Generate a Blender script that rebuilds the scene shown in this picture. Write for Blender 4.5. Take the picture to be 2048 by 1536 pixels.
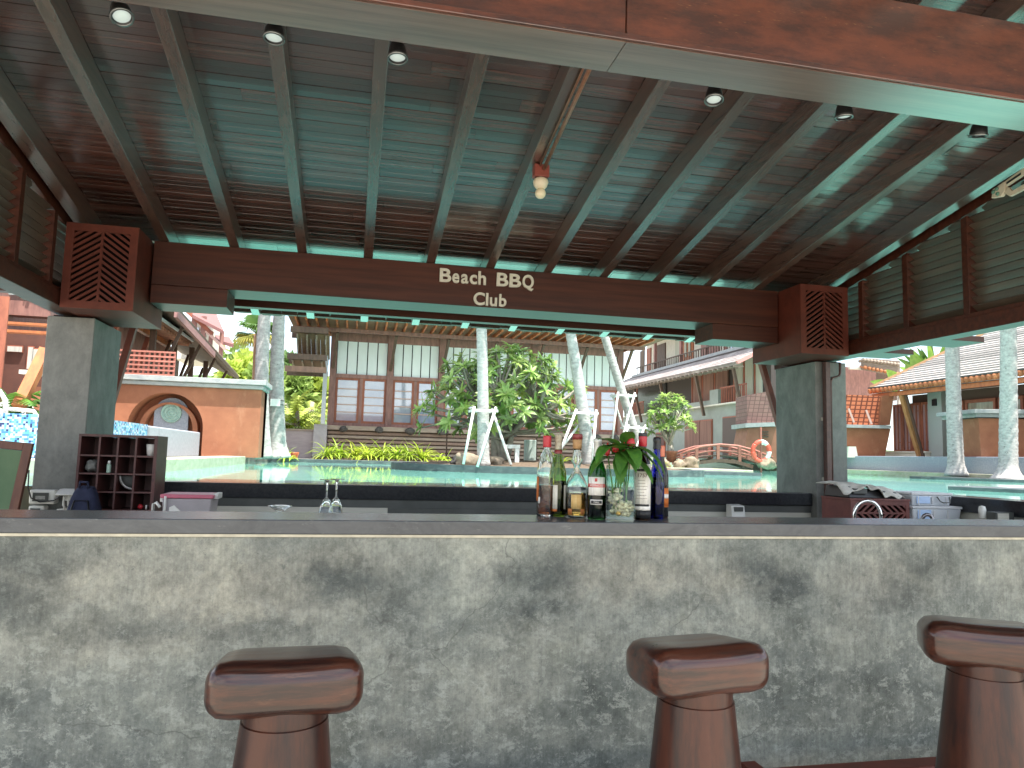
import bpy, bmesh, math, random
from mathutils import Vector, Matrix
R = math.radians
random.seed(11)
for _o in list(bpy.data.objects):
    bpy.data.objects.remove(_o)
SC = bpy.context.scene
COL = SC.collection
# ------------------------------------------------------------------ camera
EYE = Vector((0, 0, 1.34))
YAW, PITCH, ROLL, FPX = R(12.02), R(5.69), R(1.546), 1461.15
_f = Vector((math.sin(YAW)*math.cos(PITCH), math.cos(YAW)*math.cos(PITCH), math.sin(PITCH)))
_r0 = Vector((math.cos(YAW), -math.sin(YAW), 0))
_u0 = _r0.cross(_f)
CR = _r0*math.cos(ROLL) + _u0*math.sin(ROLL)
CU = -_r0*math.sin(ROLL) + _u0*math.cos(ROLL)
CF = _f
cam = bpy.data.cameras.new('camera'); camo = bpy.data.objects.new('camera', cam); COL.objects.link(camo)
cam.sensor_fit = 'HORIZONTAL'; cam.sensor_width = 36; cam.lens = FPX/2048*36
cam.clip_start = 0.05; cam.clip_end = 3000
camo.matrix_world = Matrix(((CR.x, CU.x, -CF.x, EYE.x), (CR.y, CU.y, -CF.y, EYE.y), (CR.z, CU.z, -CF.z, EYE.z), (0, 0, 0, 1)))
SC.camera = camo
# ------------------------------------------------------------------ sky and sun
SUN_EL, SUN_AZ = R(70), math.atan2(0.42, -0.60)   # azimuth from +Y towards +X: behind the camera, to the right
wd = bpy.data.worlds.new('World'); SC.world = wd; wd.use_nodes = True
wn = wd.node_tree.nodes; wl = wd.node_tree.links
for n in list(wn): wn.remove(n)
sky = wn.new('ShaderNodeTexSky'); sky.sky_type = 'NISHITA'; sky.sun_disc = False
sky.sun_elevation = SUN_EL; sky.sun_rotation = SUN_AZ; sky.air_density = 1.0; sky.dust_density = 1.5
tc = wn.new('ShaderNodeTexCoord'); mp = wn.new('ShaderNodeMapping'); mp.inputs['Scale'].default_value = (1, 1, 2.6)
cn = wn.new('ShaderNodeTexNoise'); cn.inputs['Scale'].default_value = 2.6; cn.inputs['Detail'].default_value = 7; cn.inputs['Roughness'].default_value = .55
cr = wn.new('ShaderNodeValToRGB'); cr.color_ramp.elements[0].position = .40; cr.color_ramp.elements[1].position = .60
cmx = wn.new('ShaderNodeMixRGB'); cmx.inputs[2].default_value = (7.5, 7.9, 8.1, 1)
bg = wn.new('ShaderNodeBackground'); bg.inputs['Strength'].default_value = 0.12
wo = wn.new('ShaderNodeOutputWorld')
wl.new(tc.outputs['Generated'], mp.inputs[0]); wl.new(mp.outputs[0], cn.inputs['Vector']); wl.new(cn.outputs['Fac'], cr.inputs[0])
wl.new(cr.outputs[0], cmx.inputs[0]); wl.new(sky.outputs[0], cmx.inputs[1]); wl.new(cmx.outputs[0], bg.inputs['Color'])
wl.new(bg.outputs[0], wo.inputs['Surface'])
sl = bpy.data.lights.new('sun', 'SUN'); sl.energy = 3.9; sl.angle = R(0.53); sl.color = (1, .955, .88)
so = bpy.data.objects.new('sun', sl); COL.objects.link(so)
sd = Vector((math.sin(SUN_AZ)*math.cos(SUN_EL), math.cos(SUN_AZ)*math.cos(SUN_EL), math.sin(SUN_EL)))
so.rotation_euler = sd.to_track_quat('Z', 'Y').to_euler(); so.location = sd*80
vs = SC.view_settings
SC.display_settings.display_device = 'sRGB'
vs.view_transform = 'Standard'; vs.look = 'None'; vs.gamma = 1; vs.use_curve_mapping = False
vs.exposure = 1.55
cy = SC.cycles
cy.use_denoising = True; cy.max_bounces = 10; cy.diffuse_bounces = 5; cy.glossy_bounces = 4
cy.transmission_bounces = 10; cy.transparent_max_bounces = 12; cy.sample_clamp_indirect = 6
cy.caustics_reflective = False; cy.caustics_refractive = True; cy.blur_glossy = 0.5

# ------------------------------------------------------------------ where a photographed point lies, at a known real depth
def ray(px, py): return CF*FPX + CR*(px-1024) - CU*(py-768)
def atY(px, py, Y): w = ray(px, py); return EYE + w*(Y/w.y)
def atX(px, py, X): w = ray(px, py); return EYE + w*(X/w.x)
def atZ(px, py, Z): w = ray(px, py); return EYE + w*((Z-EYE.z)/w.z)
def atD(px, py, d): w = ray(px, py); return EYE + w*(d/FPX)

# ------------------------------------------------------------------ materials
def nt(name):
    m = bpy.data.materials.new(name); m.use_nodes = True
    t = m.node_tree
    return m, t, t.nodes, t.links, t.nodes['Principled BSDF']
def lin(c):
    if isinstance(c, str):
        c = [int(c[i:i+2], 16)/255 for i in (1, 3, 5)]
        return tuple(((x+.055)/1.055)**2.4 if x > .04045 else x/12.92 for x in c)+(1,)
    return tuple(c[:3])+(1,)
def pm(name, c1, c2=None, sc=(4, 4, 4), detail=5, nr=.6, lo=.35, hi=.65, rough=.6, spec=.5, bump=0, bsc=None, rnd=0.0, c3=None, sc3=None, lo3=.55, hi3=.7,
       metal=0, trans=0, coat=0, crough=.3, cior=1.75, rmix=None, objco=True, emit=None, huer=0.0, dist=0.0, bdist=.01):
    """noise of two colours (and stains of a third), per-object value shift, bump"""
    m, t, N, L, P = nt(name)
    tcn = N.new('ShaderNodeTexCoord'); oi = N.new('ShaderNodeObjectInfo')
    add = N.new('ShaderNodeVectorMath'); add.operation = 'ADD'
    sca = N.new('ShaderNodeVectorMath'); sca.operation = 'SCALE'; sca.inputs['Scale'].default_value = 37.0 if rnd else 0.0
    cmb = N.new('ShaderNodeCombineXYZ')
    for i in range(3): L.new(oi.outputs['Random'], cmb.inputs[i])
    L.new(cmb.outputs[0], sca.inputs[0]); L.new(tcn.outputs['Object'], add.inputs[0]); L.new(sca.outputs[0], add.inputs[1])
    def noise(s, d=detail):
        mpn = N.new('ShaderNodeMapping'); mpn.inputs['Scale'].default_value = s; L.new(add.outputs[0], mpn.inputs[0])
        n = N.new('ShaderNodeTexNoise'); n.inputs['Scale'].default_value = 1; n.inputs['Detail'].default_value = d; n.inputs['Roughness'].default_value = nr
        n.inputs['Distortion'].default_value = dist
        L.new(mpn.outputs[0], n.inputs['Vector']); return n
    col = None
    c1 = lin(c1)
    if c2 is None:
        rgb = N.new('ShaderNodeRGB'); rgb.outputs[0].default_value = c1; col = rgb.outputs[0]; n1 = None
    else:
        n1 = noise(sc); rp = N.new('ShaderNodeValToRGB')
        rp.color_ramp.elements[0].position = lo; rp.color_ramp.elements[1].position = hi
        rp.color_ramp.elements[0].color = c1; rp.color_ramp.elements[1].color = lin(c2)
        L.new(n1.outputs['Fac'], rp.inputs[0]); col = rp.outputs[0]
    if c3 is not None:
        n3 = noise(sc3 or sc); mr = N.new('ShaderNodeMapRange'); mr.inputs[1].default_value = lo3; mr.inputs[2].default_value = hi3
        L.new(n3.outputs['Fac'], mr.inputs[0]); mx = N.new('ShaderNodeMixRGB'); mx.inputs[2].default_value = lin(c3)
        L.new(mr.outputs[0], mx.inputs[0]); L.new(col, mx.inputs[1]); col = mx.outputs[0]
    if rnd or huer:
        hs = N.new('ShaderNodeHueSaturation'); mr = N.new('ShaderNodeMapRange'); mr.inputs[3].default_value = 1-rnd; mr.inputs[4].default_value = 1+rnd
        L.new(oi.outputs['Random'], mr.inputs[0]); L.new(mr.outputs[0], hs.inputs['Value'])
        if huer:
            m2 = N.new('ShaderNodeMapRange'); m2.inputs[3].default_value = .5-huer; m2.inputs[4].default_value = .5+huer
            w = N.new('ShaderNodeTexWhiteNoise'); w.noise_dimensions = '1D'; L.new(oi.outputs['Random'], w.inputs['W'])
            L.new(w.outputs['Value'], m2.inputs[0]); L.new(m2.outputs[0], hs.inputs['Hue'])
        L.new(col, hs.inputs['Color']); col = hs.outputs[0]
    L.new(col, P.inputs['Base Color'])
    P.inputs['Roughness'].default_value = rough; P.inputs['Metallic'].default_value = metal
    P.inputs['Specular IOR Level'].default_value = spec; P.inputs['Coat Weight'].default_value = coat; P.inputs['Coat Roughness'].default_value = crough; P.inputs['Coat IOR'].default_value = cior
    if rmix and n1:
        mr = N.new('ShaderNodeMapRange'); mr.inputs[3].default_value = rmix[0]; mr.inputs[4].default_value = rmix[1]
        mr.inputs[1].default_value = .3; mr.inputs[2].default_value = .7
        L.new(n1.outputs['Fac'], mr.inputs[0]); L.new(mr.outputs[0], P.inputs['Roughness'])
    if bump:
        nb = noise(bsc or tuple(x*4 for x in sc), 4); b = N.new('ShaderNodeBump'); b.inputs['Strength'].default_value = bump; b.inputs['Distance'].default_value = bdist
        L.new(nb.outputs['Fac'], b.inputs['Height']); L.new(b.outputs[0], P.inputs['Normal'])
    if trans:
        tr = N.new('ShaderNodeBsdfTranslucent'); L.new(col, tr.inputs['Color']); ms = N.new('ShaderNodeMixShader'); ms.inputs[0].default_value = trans
        out = N['Material Output']; L.new(P.outputs[0], ms.inputs[1]); L.new(tr.outputs[0], ms.inputs[2]); L.new(ms.outputs[0], out.inputs['Surface'])
    if emit:
        P.inputs['Emission Color'].default_value = lin(emit[0]); P.inputs['Emission Strength'].default_value = emit[1]
    return m
def thin_glass(name, col, rough=.02, ior=1.5):
    m, t, N, L, P = nt(name); N.remove(P)
    lw = N.new('ShaderNodeLayerWeight'); lw.inputs['Blend'].default_value = .5; pw = N.new('ShaderNodeMath'); pw.operation = 'POWER'; pw.inputs[1].default_value = 4; L.new(lw.outputs['Facing'], pw.inputs[0]); fr = N.new('ShaderNodeMath'); fr.operation = 'MULTIPLY_ADD'; fr.inputs[1].default_value = .7; fr.inputs[2].default_value = .045; L.new(pw.outputs[0], fr.inputs[0])
    tr = N.new('ShaderNodeBsdfTransparent'); tr.inputs['Color'].default_value = lin(col)
    gl = N.new('ShaderNodeBsdfGlossy'); gl.inputs['Roughness'].default_value = rough
    ms = N.new('ShaderNodeMixShader'); L.new(fr.outputs[0], ms.inputs[0]); L.new(tr.outputs[0], ms.inputs[1]); L.new(gl.outputs[0], ms.inputs[2]); L.new(ms.outputs[0], N['Material Output'].inputs['Surface'])
    return m
def glassm(name, col, rough=.0, ior=1.45):
    m, t, N, L, P = nt(name)
    P.inputs['Base Color'].default_value = lin(col); P.inputs['Transmission Weight'].default_value = 1; P.inputs['Roughness'].default_value = rough; P.inputs['IOR'].default_value = ior
    return m

# ------------------------------------------------------------------ mesh builder
WL = {}
class MB:
    def __init__(s, M=None): s.v = []; s.f = []; s.M = M
    def p(s, q):
        q = Vector(q)
        if s.M is not None: q = s.M @ q
        s.v.append(q); return len(s.v)-1
    def poly(s, pts): s.f.append([s.p(q) for q in pts]); return s
    def hexa(s, c):
        i = [s.p(q) for q in c]
        for a in ((0, 3, 2, 1), (4, 5, 6, 7), (0, 1, 5, 4), (1, 2, 6, 5), (2, 3, 7, 6), (3, 0, 4, 7)): s.f.append([i[k] for k in a])
        return s
    def box(s, x0, x1, y0, y1, z0, z1):
        return s.hexa([(x0, y0, z0), (x1, y0, z0), (x1, y1, z0), (x0, y1, z0), (x0, y0, z1), (x1, y0, z1), (x1, y1, z1), (x0, y1, z1)])
    def bar(s, a, b, w, h, up=(0, 0, 1)):
        a = Vector(a); b = Vector(b); d = (b-a).normalized(); up = Vector(up)
        if abs(d.dot(up)) > .98: up = Vector((0, 1, 0))
        x = d.cross(up).normalized(); y = x.cross(d).normalized(); x = x*(w/2); y = y*(h/2)
        return s.hexa([a-x-y, a+x-y, b+x-y, b-x-y, a-x+y, a+x+y, b+x+y, b-x+y])
    def prism(s, pts, ext):
        n = len(pts); e = Vector(ext); i = [s.p(q) for q in pts]; j = [s.p(Vector(q)+e) for q in pts]
        s.f.append(i[::-1]); s.f.append(j)
        for k in range(n): s.f.append([i[k], i[(k+1) % n], j[(k+1) % n], j[k]])
        return s
    def tube(s, pts, r, n=8, cap=True):
        pts = [Vector(q) for q in pts]; rs = r if isinstance(r, (list, tuple)) else [r]*len(pts)
        rings = []; prev = None
        for k, q in enumerate(pts):
            d = (pts[min(k+1, len(pts)-1)]-pts[max(k-1, 0)]).normalized()
            x = (Vector((0, 0, 1)) if abs(d.z) < .95 else Vector((0, 1, 0))).cross(d).normalized() if prev is None else (prev-d*prev.dot(d)).normalized()
            prev = x; y = d.cross(x)
            rings.append([s.p(q+(x*math.cos(2*math.pi*a/n)+y*math.sin(2*math.pi*a/n))*rs[k]) for a in range(n)])
        for k in range(len(pts)-1):
            for a in range(n): s.f.append([rings[k][a], rings[k][(a+1) % n], rings[k+1][(a+1) % n], rings[k+1][a]])
        if cap: s.f.append(rings[0][::-1]); s.f.append(rings[-1])
        return s
    def lathe(s, prof, c=(0, 0, 0), n=20, a0=0, a1=2*math.pi):
        c = Vector(c); full = a1-a0 > 6.28; m = n if full else n+1; rings = []
        for r, z in prof:
            if r < 1e-6: rings.append([s.p(c+Vector((0, 0, z)))]*m)
            else: rings.append([s.p(c+Vector((r*math.cos(a0+(a1-a0)*k/n), r*math.sin(a0+(a1-a0)*k/n), z))) for k in range(m)])
        for q in range(len(rings)-1):
            for k in range(n):
                a, b, d, e = rings[q][k], rings[q][(k+1) % m], rings[q+1][(k+1) % m], rings[q+1][k]
                fc = []
                for w in (a, b, d, e):
                    if w not in fc: fc.append(w)
                if len(fc) > 2: s.f.append(fc)
        return s
    def mesh(s, name, off=Vector((0, 0, 0)), smooth=False):
        me = bpy.data.meshes.new(name); me.from_pydata([tuple(q-off) for q in s.v], [], s.f); me.update()
        if smooth:
            for q in me.polygons: q.use_smooth = True
        return me
    def build(s, name, mat, parent=None, smooth=False, bevel=0, label=None, kind=None, seg=2, fixn=True):
        off = WL.get(parent.name, Vector((0, 0, 0))) if parent is not None else Vector((0, 0, 0))
        if parent is None and s.v:
            lo = Vector([min(q[i] for q in s.v) for i in range(3)]); hi = Vector([max(q[i] for q in s.v) for i in range(3)])
            off = Vector(((lo.x+hi.x)/2, (lo.y+hi.y)/2, lo.z))
        me = s.mesh(name, off, smooth)
        if fixn:
            b = bmesh.new(); b.from_mesh(me); bmesh.ops.recalc_face_normals(b, faces=b.faces); b.to_mesh(me); b.free()
        o = link(name, me, mat, parent)
        if parent is None: o.location = off; WL[o.name] = off
        else: WL[o.name] = off
        if bevel:
            md = o.modifiers.new('bevel', 'BEVEL'); md.width = bevel; md.segments = seg; md.limit_method = 'ANGLE'; md.angle_limit = R(35)
            if smooth is False and seg > 1:
                for q in me.polygons: q.use_smooth = True
                md.harden_normals = True
        if label: o['label'] = label
        if kind: o['kind'] = kind
        return o
def link(name, me, mat, parent=None):
    o = bpy.data.objects.new(name, me); COL.objects.link(o)
    if mat is not None and not me.materials: me.materials.append(mat)
    if parent is not None: o.parent = parent
    return o
def thing(name, label, cat, loc, group=None):
    o = bpy.data.objects.new(name, None); COL.objects.link(o); o.location = loc; o.empty_display_size = .1
    o['label'] = label; o['category'] = cat
    if group: o['group'] = group
    WL[o.name] = Vector(loc); return o
def tag(o, label, cat=None, group=None, kind=None):
    o['label'] = label
    if cat: o['category'] = cat
    if group: o['group'] = group
    if kind: o['kind'] = kind
    return o
def copy_tree(o, parent=None):
    c = o.copy(); COL.objects.link(c); c.parent = parent
    if o.name in WL: WL[c.name] = WL[o.name]
    for ch in list(o.children): copy_tree(ch, c)
    return c
def clip(poly, x0, x1, y0, y1):
    """clip a convex 2-D polygon to a rectangle"""
    for ax, lim, sg in ((0, x0, 1), (0, x1, -1), (1, y0, 1), (1, y1, -1)):
        out = []
        for k in range(len(poly)):
            a, b = poly[k], poly[(k+1) % len(poly)]
            da, db = (a[ax]-lim)*sg, (b[ax]-lim)*sg
            if da >= 0: out.append(a)
            if (da < 0) != (db < 0):
                t = da/(da-db); out.append((a[0]+(b[0]-a[0])*t, a[1]+(b[1]-a[1])*t))
        poly = out
        if len(poly) < 3: return []
    return poly
def jit(s): return random.uniform(-s, s)
# ================================================================== materials of the bar
W_CEIL = pm('ceiling_wood', (.125, .044, .028), (.055, .019, .013), sc=(2.2, 34, 34), rough=.40, spec=.55, rnd=.42, bump=.25, bsc=(6, 130, 130), c3=(.20, .13, .09), sc3=(1.2, 30, 30), lo3=.6, hi3=.8, bdist=.003, coat=1, crough=.22, cior=3.1)
W_RAFT = pm('rafter_wood', (.11, .055, .036), (.065, .032, .022), sc=(30, 2, 30), rough=.42, spec=.5, rnd=.12, bump=.2, bsc=(120, 5, 120), bdist=.003, coat=1, crough=.27, cior=3.0)
W_BEAM = pm('beam_wood', (.090, .026, .014), (.048, .014, .009), sc=(1.2, 26, 26), rough=.42, spec=.32, rnd=.08, bump=.2, bsc=(4, 120, 120), bdist=.003)
W_NEAR = pm('old_beam_wood', (.125, .033, .015), (.042, .013, .008), sc=(2.2, 5, 7), detail=9, nr=.72, lo=.40, hi=.60, rough=.46, spec=.4, bump=.4, bsc=(5, 90, 90), c3=(.30, .14, .06), sc3=(14, 40, 90), lo3=.62, hi3=.74, rnd=.05, bdist=.003, coat=1, crough=.27, cior=1.75)
W_VENT = pm('vent_wood', (.15, .036, .022), (.10, .025, .016), sc=(8, 8, 8), spec=.3, rough=.5, bump=.1, rnd=.08, bdist=.003)
W_SLAT = pm('louvre_wood', (.115, .078, .056), (.07, .047, .034), sc=(30, 3, 30), rough=.45, coat=.6, crough=.3, cior=1.8, rnd=.2, bump=.2, bsc=(100, 8, 100), bdist=.003)
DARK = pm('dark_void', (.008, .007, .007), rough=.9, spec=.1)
def concrete_mat():
    m, t, N, L, P = nt('trowelled_concrete')
    tcn = N.new('ShaderNodeTexCoord')
    def nz(s, d, r=.6, dist=0, vec=None):
        mp_ = N.new('ShaderNodeMapping'); mp_.inputs['Scale'].default_value = s; L.new(vec or tcn.outputs['Object'], mp_.inputs[0])
        n = N.new('ShaderNodeTexNoise'); n.inputs['Scale'].default_value = 1; n.inputs['Detail'].default_value = d; n.inputs['Roughness'].default_value = r; n.inputs['Distortion'].default_value = dist
        L.new(mp_.outputs[0], n.inputs['Vector']); return n.outputs['Fac']
    def ramp(f, *st):
        r = N.new('ShaderNodeValToRGB'); e = r.color_ramp.elements
        while len(e) < len(st): e.new(.5)
        for k, (pz, c) in enumerate(st): e[k].position = pz; e[k].color = lin(c)
        L.new(f, r.inputs[0]); return r.outputs[0]
    def mix(f, a, b, bt='MIX'):
        x = N.new('ShaderNodeMixRGB'); x.blend_type = bt
        if isinstance(f, float): x.inputs[0].default_value = f
        else: L.new(f, x.inputs[0])
        for k, q in ((1, a), (2, b)):
            if isinstance(q, tuple): x.inputs[k].default_value = lin(q)
            else: L.new(q, x.inputs[k])
        return x.outputs[0]
    sp_ = N.new('ShaderNodeSeparateXYZ'); L.new(tcn.outputs['Object'], sp_.inputs[0])
    # the object's origin is at x 1.0, z .03: the stains below are places on the real wall
    warp = N.new('ShaderNodeTexNoise'); warp.inputs['Scale'].default_value = 6; warp.inputs['Detail'].default_value = 9; warp.inputs['Roughness'].default_value = .72; L.new(tcn.outputs['Object'], warp.inputs['Vector'])
    wv0 = N.new('ShaderNodeVectorMath'); wv0.operation = 'MULTIPLY_ADD'; wv0.inputs[1].default_value = (.42, 0, .34); wv0.inputs[2].default_value = (-.21, 0, -.17); L.new(warp.outputs['Color'], wv0.inputs[0])
    wv1 = N.new('ShaderNodeVectorMath'); wv1.operation = 'ADD'; L.new(wv0.outputs[0], wv1.inputs[0]); L.new(tcn.outputs['Object'], wv1.inputs[1])
    def blots(spots):
        acc = None
        for x, z, rx, rz, st in spots:
            mpn = N.new('ShaderNodeMapping'); mpn.inputs['Location'].default_value = (-(x-1.0)/rx, 0, -(z-.03)/rz); mpn.inputs['Scale'].default_value = (1/rx, 0, 1/rz); L.new(wv1.outputs[0], mpn.inputs[0])
            ln = N.new('ShaderNodeVectorMath'); ln.operation = 'LENGTH'; L.new(mpn.outputs[0], ln.inputs[0])
            mr = N.new('ShaderNodeMapRange'); mr.interpolation_type = 'SMOOTHSTEP'; mr.inputs[1].default_value = 1.0; mr.inputs[2].default_value = .1; mr.inputs[3].default_value = 0; mr.inputs[4].default_value = st; L.new(ln.outputs['Value'], mr.inputs[0])
            if acc is None: acc = mr.outputs[0]
            else:
                mx_ = N.new('ShaderNodeMath'); mx_.operation = 'MAXIMUM'; L.new(acc, mx_.inputs[0]); L.new(mr.outputs[0], mx_.inputs[1]); acc = mx_.outputs[0]
        return acc
    base = ramp(nz((2.0, 2.0, 3.0), 10, .70, .2), (.38, (.150, .163, .155)), (.50, (.21, .22, .202)), (.62, (.265, .268, .24)))
    f0 = ramp(nz((3.4, 3.4, 3.2), 15, .76, .15), (.38, (.66, .68, .67)), (.50, (1.0, 1.0, 1.0)), (.60, (1.24, 1.23, 1.19))); f1 = ramp(nz((9, 9, 8), 15, .84, .0), (.40, (.74, .75, .74)), (.50, (1.0, 1.0, 1.0)), (.585, (1.18, 1.18, 1.16))); f2 = ramp(nz((48, 48, 44), 12, .86, .0), (.41, (.80, .81, .80)), (.5, (1.0, 1.0, 1.0)), (.585, (1.16, 1.16, 1.15))); fine = mix(1.0, mix(1.0, f1, f2, 'MULTIPLY'), f0, 'MULTIPLY')
    c = mix(1.0, base, fine, 'MULTIPLY')
    warm = blots(((-.95, .90, .50, .20, .75), (-.35, .86, .60, .26, .9), (-.05, .96, .35, .10, .7), (1.05, .90, .55, .16, .8), (1.45, .88, .40, .12, .6), (2.2, .86, .5, .16, .7), (-.7, .72, .6, .14, .5), (3.0, .85, .4, .2, .6)))
    c = mix(warm, c, mix(1.0, fine, (.27, .257, .222), 'MULTIPLY'))
    dark = blots(((-1.02, .96, .30, .16, .75), (-1.12, .83, .34, .12, .8), (-.72, .76, .30, .08, .55), (-.30, .74, .34, .07, .55), (.02, .90, .24, .15, .85), (.17, .80, .18, .10, .6), (.70, .90, .26, .14, .9), (.66, .78, .34, .10, .75), (1.62, .93, .18, .13, .9), (1.72, .84, .24, .10, .9), (2.35, .93, .24, .14, .7), (2.25, .80, .20, .12, .65), (1.25, .79, .25, .07, .45), (.3, .35, .3, .12, .35), (-.9, .3, .4, .12, .3), (1.6, .45, .3, .15, .35)))
    c = mix(dark, c, mix(1.0, fine, (.060, .070, .070), 'MULTIPLY'))
    # pale trowel scratches and crackle, mostly low down
    sw = ramp(nz((13, 13, 17), 14, .86, .25), (.525, (0, 0, 0)), (.56, (1, 1, 1)))
    low = N.new('ShaderNodeMapRange'); low.inputs[1].default_value = .85; low.inputs[2].default_value = .45; low.inputs[3].default_value = .16; low.inputs[4].default_value = .6; L.new(sp_.outputs[2], low.inputs[0])
    swm = N.new('ShaderNodeMath'); swm.operation = 'MULTIPLY'; L.new(sw, swm.inputs[0]); L.new(low.outputs[0], swm.inputs[1])
    c = mix(swm.outputs[0], c, (.42, .435, .395))
    ds = ramp(nz((20, 20, 18), 14, .86, .2), (.565, (0, 0, 0)), (.61, (.5, .65, .65)))
    c = mix(ds, c, (.07, .08, .078))
    st = ramp(nz((120, 120, 3), 3, .6), (.40, (.90, .90, .90)), (.60, (1.06, 1.06, 1.06)))
    c = mix(.7, c, st, 'MULTIPLY')
    # hairline cracks
    wv = N.new('ShaderNodeMapping'); wv.inputs['Scale'].default_value = (.9, .9, 1.1); L.new(tcn.outputs['Object'], wv.inputs[0])
    nd = N.new('ShaderNodeTexNoise'); nd.inputs['Scale'].default_value = 5; nd.inputs['Detail'].default_value = 6; L.new(wv.outputs[0], nd.inputs['Vector'])
    va = N.new('ShaderNodeVectorMath'); va.operation = 'MULTIPLY_ADD'; va.inputs[1].default_value = (.22, .22, .22); L.new(nd.outputs['Color'], va.inputs[0]); L.new(wv.outputs[0], va.inputs[2])
    vo = N.new('ShaderNodeTexVoronoi'); vo.feature = 'DISTANCE_TO_EDGE'; vo.inputs['Scale'].default_value = 1.1; L.new(va.outputs[0], vo.inputs['Vector'])
    ck = ramp(vo.outputs['Distance'], (.0, (.6, .6, .6)), (.0022, (0, 0, 0)))
    cm_ = ramp(nz((1.6, 1.6, 1.6), 3), (.5, (0, 0, 0)), (.56, (1, 1, 1)))
    ckm = mix(1.0, ck, cm_, 'MULTIPLY')
    c = mix(ckm, c, (.07, .07, .065)); c = mix(1.0, c, (.86, .875, .86), 'MULTIPLY')
    L.new(c, P.inputs['Base Color']); P.inputs['Roughness'].default_value = .55; P.inputs['Specular IOR Level'].default_value = .35
    b = N.new('ShaderNodeBump'); b.inputs['Strength'].default_value = .35; b.inputs['Distance'].default_value = .006
    L.new(nz((22, 22, 22), 12, .8, .5), b.inputs['Height']); L.new(b.outputs[0], P.inputs['Normal'])
    return m
CONC = concrete_mat()
COLM = pm('column_concrete', (.12, .125, .118), (.235, .24, .225), sc=(5, 5, 3.2), detail=13, nr=.78, dist=.25, rough=.6, spec=.4, bump=.25, bsc=(30, 30, 22), c3=(.34, .32, .27), sc3=(7, 7, 2.5), lo3=.6, hi3=.74, bdist=.004)
GRAN = pm('black_granite', (.016, .018, .022), (.030, .032, .036), sc=(60, 60, 60), rough=.16, spec=.5)
TOPM = pm('counter_slab', (.05, .054, .06), (.085, .09, .096), sc=(5, 9, 9), detail=9, nr=.75, dist=.8, rough=.27, spec=.5, bump=.15, bsc=(40, 60, 60), c3=(.19, .19, .18), sc3=(12, 30, 40), lo3=.60, hi3=.74, bdist=.002)
CREAM = pm('cream_grout', (.55, .50, .38), (.42, .38, .29), sc=(20, 20, 20), rough=.7)
STEEL = pm('dull_steel', (.58, .57, .50), (.50, .49, .43), sc=(3, 3, 40), rough=.42)
DGREY = pm('dark_grey_panel', (.06, .065, .06), (.085, .09, .085), sc=(6, 6, 6), rough=.5)
WHITE = pm('white_plastic', (.78, .78, .74), (.70, .70, .66), sc=(9, 9, 9), rough=.4)
SIGNW = pm('sign_letter_white', (.80, .76, .66), (.70, .66, .56), sc=(20, 20, 20), rough=.5)
BLACK = pm('black_paint', (.012, .012, .013), rough=.35)
CHROME = pm('chrome', (.75, .76, .77), rough=.10, metal=1)
# ------------------------------------------------------------------ floor and beach side
FLOOR = pm('sandstone_paving', (.52, .47, .39), (.42, .38, .31), sc=(2, 2, 2), rough=.8, bump=.3, bdist=.004)
SAND = pm('beach_sand', (.62, .56, .45), (.52, .46, .36), sc=(.8, .8, .8), rough=.95)
g = MB(); g.poly([(-700, -700, 0), (700, -700, 0), (700, 6.28, 0), (-700, 6.28, 0)])
g.poly([(-700, 6.28, 0), (700, 6.28, 0), (700, 6.28, .45), (-700, 6.28, .45)])
g.poly([(-700, 6.28, .45), (700, 6.28, .45), (700, 900, .45), (-700, 900, .45)])
tag(g.build('ground', SAND, fixn=False), 'pale sandy ground in front of and below the beach bar', kind='structure')
tag(MB().box(-6, 9, -6, 6.2, -.1, .03).build('pavement', FLOOR), 'sandstone pavement the beach bar stands on', kind='structure')

# ------------------------------------------------------------------ front counter
ct = thing('bar_counter', 'long mottled grey concrete bar counter with dark slab top', 'bar counter', (1.0, 2.85, .03))
MB().box(-3.4, 7.5, 2.70, 3.00, .031, 1.040).build('counter_front', CONC, ct)
MB().box(-3.4, 7.5, 2.694, 2.99, 1.0405, 1.0495).build('grout_line', CREAM, ct)
MB().box(-3.42, 7.52, 2.69, 3.025, 1.050, 1.10).build('counter_top', TOPM, ct, bevel=.004)
rl = thing('foot_rail', 'dark red wooden foot rail along the counter base', 'foot rail', (1, 2.5, .03))
MB().box(-3.4, 7.5, 2.455, 2.545, .19, .232).build('rail', W_VENT, rl, bevel=.012)
for x in (-2.6, -.9, .55, 1.55, 2.9, 4.6): MB().box(x-.03, x+.03, 2.47, 2.70, .031, .189).build('bracket', W_VENT, rl)
wc = thing('work_counter', 'low inner work counter hidden behind the bar front', 'counter', (1.0, 3.35, .03))
MB().box(-3.4, 6.5, 3.03, 3.72, .90, .94).build('work_top', STEEL, wc); MB().box(-3.4, 6.5, 3.04, 3.66, .031, .899).build('cabinet', DGREY, wc)
# ------------------------------------------------------------------ back counter at the pool
bc = thing('back_counter', 'black granite back counter along the pool edge over a steel base', 'counter', (1.3, 6.15, .03))
MB().box(-1.955, 4.145, 6.06, 6.275, .966, 1.080).build('granite_edge', GRAN, bc, bevel=.005)
MB().box(-1.955, 4.145, 6.085, 6.25, .90, .9655).build('grey_fascia', DGREY, bc)  # dark grey fascia below the granite edge
MB().box(-1.955, .29, 6.078, 6.25, .031, .8995).build('steel_panel', STEEL, bc); MB().box(.294, 1.65, 6.076, 6.25, .031, .8995).build('dark_panel', DGREY, bc)
MB().box(1.654, 4.145, 6.078, 6.25, .031, .8995).build('steel_panel', STEEL, bc)
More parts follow.
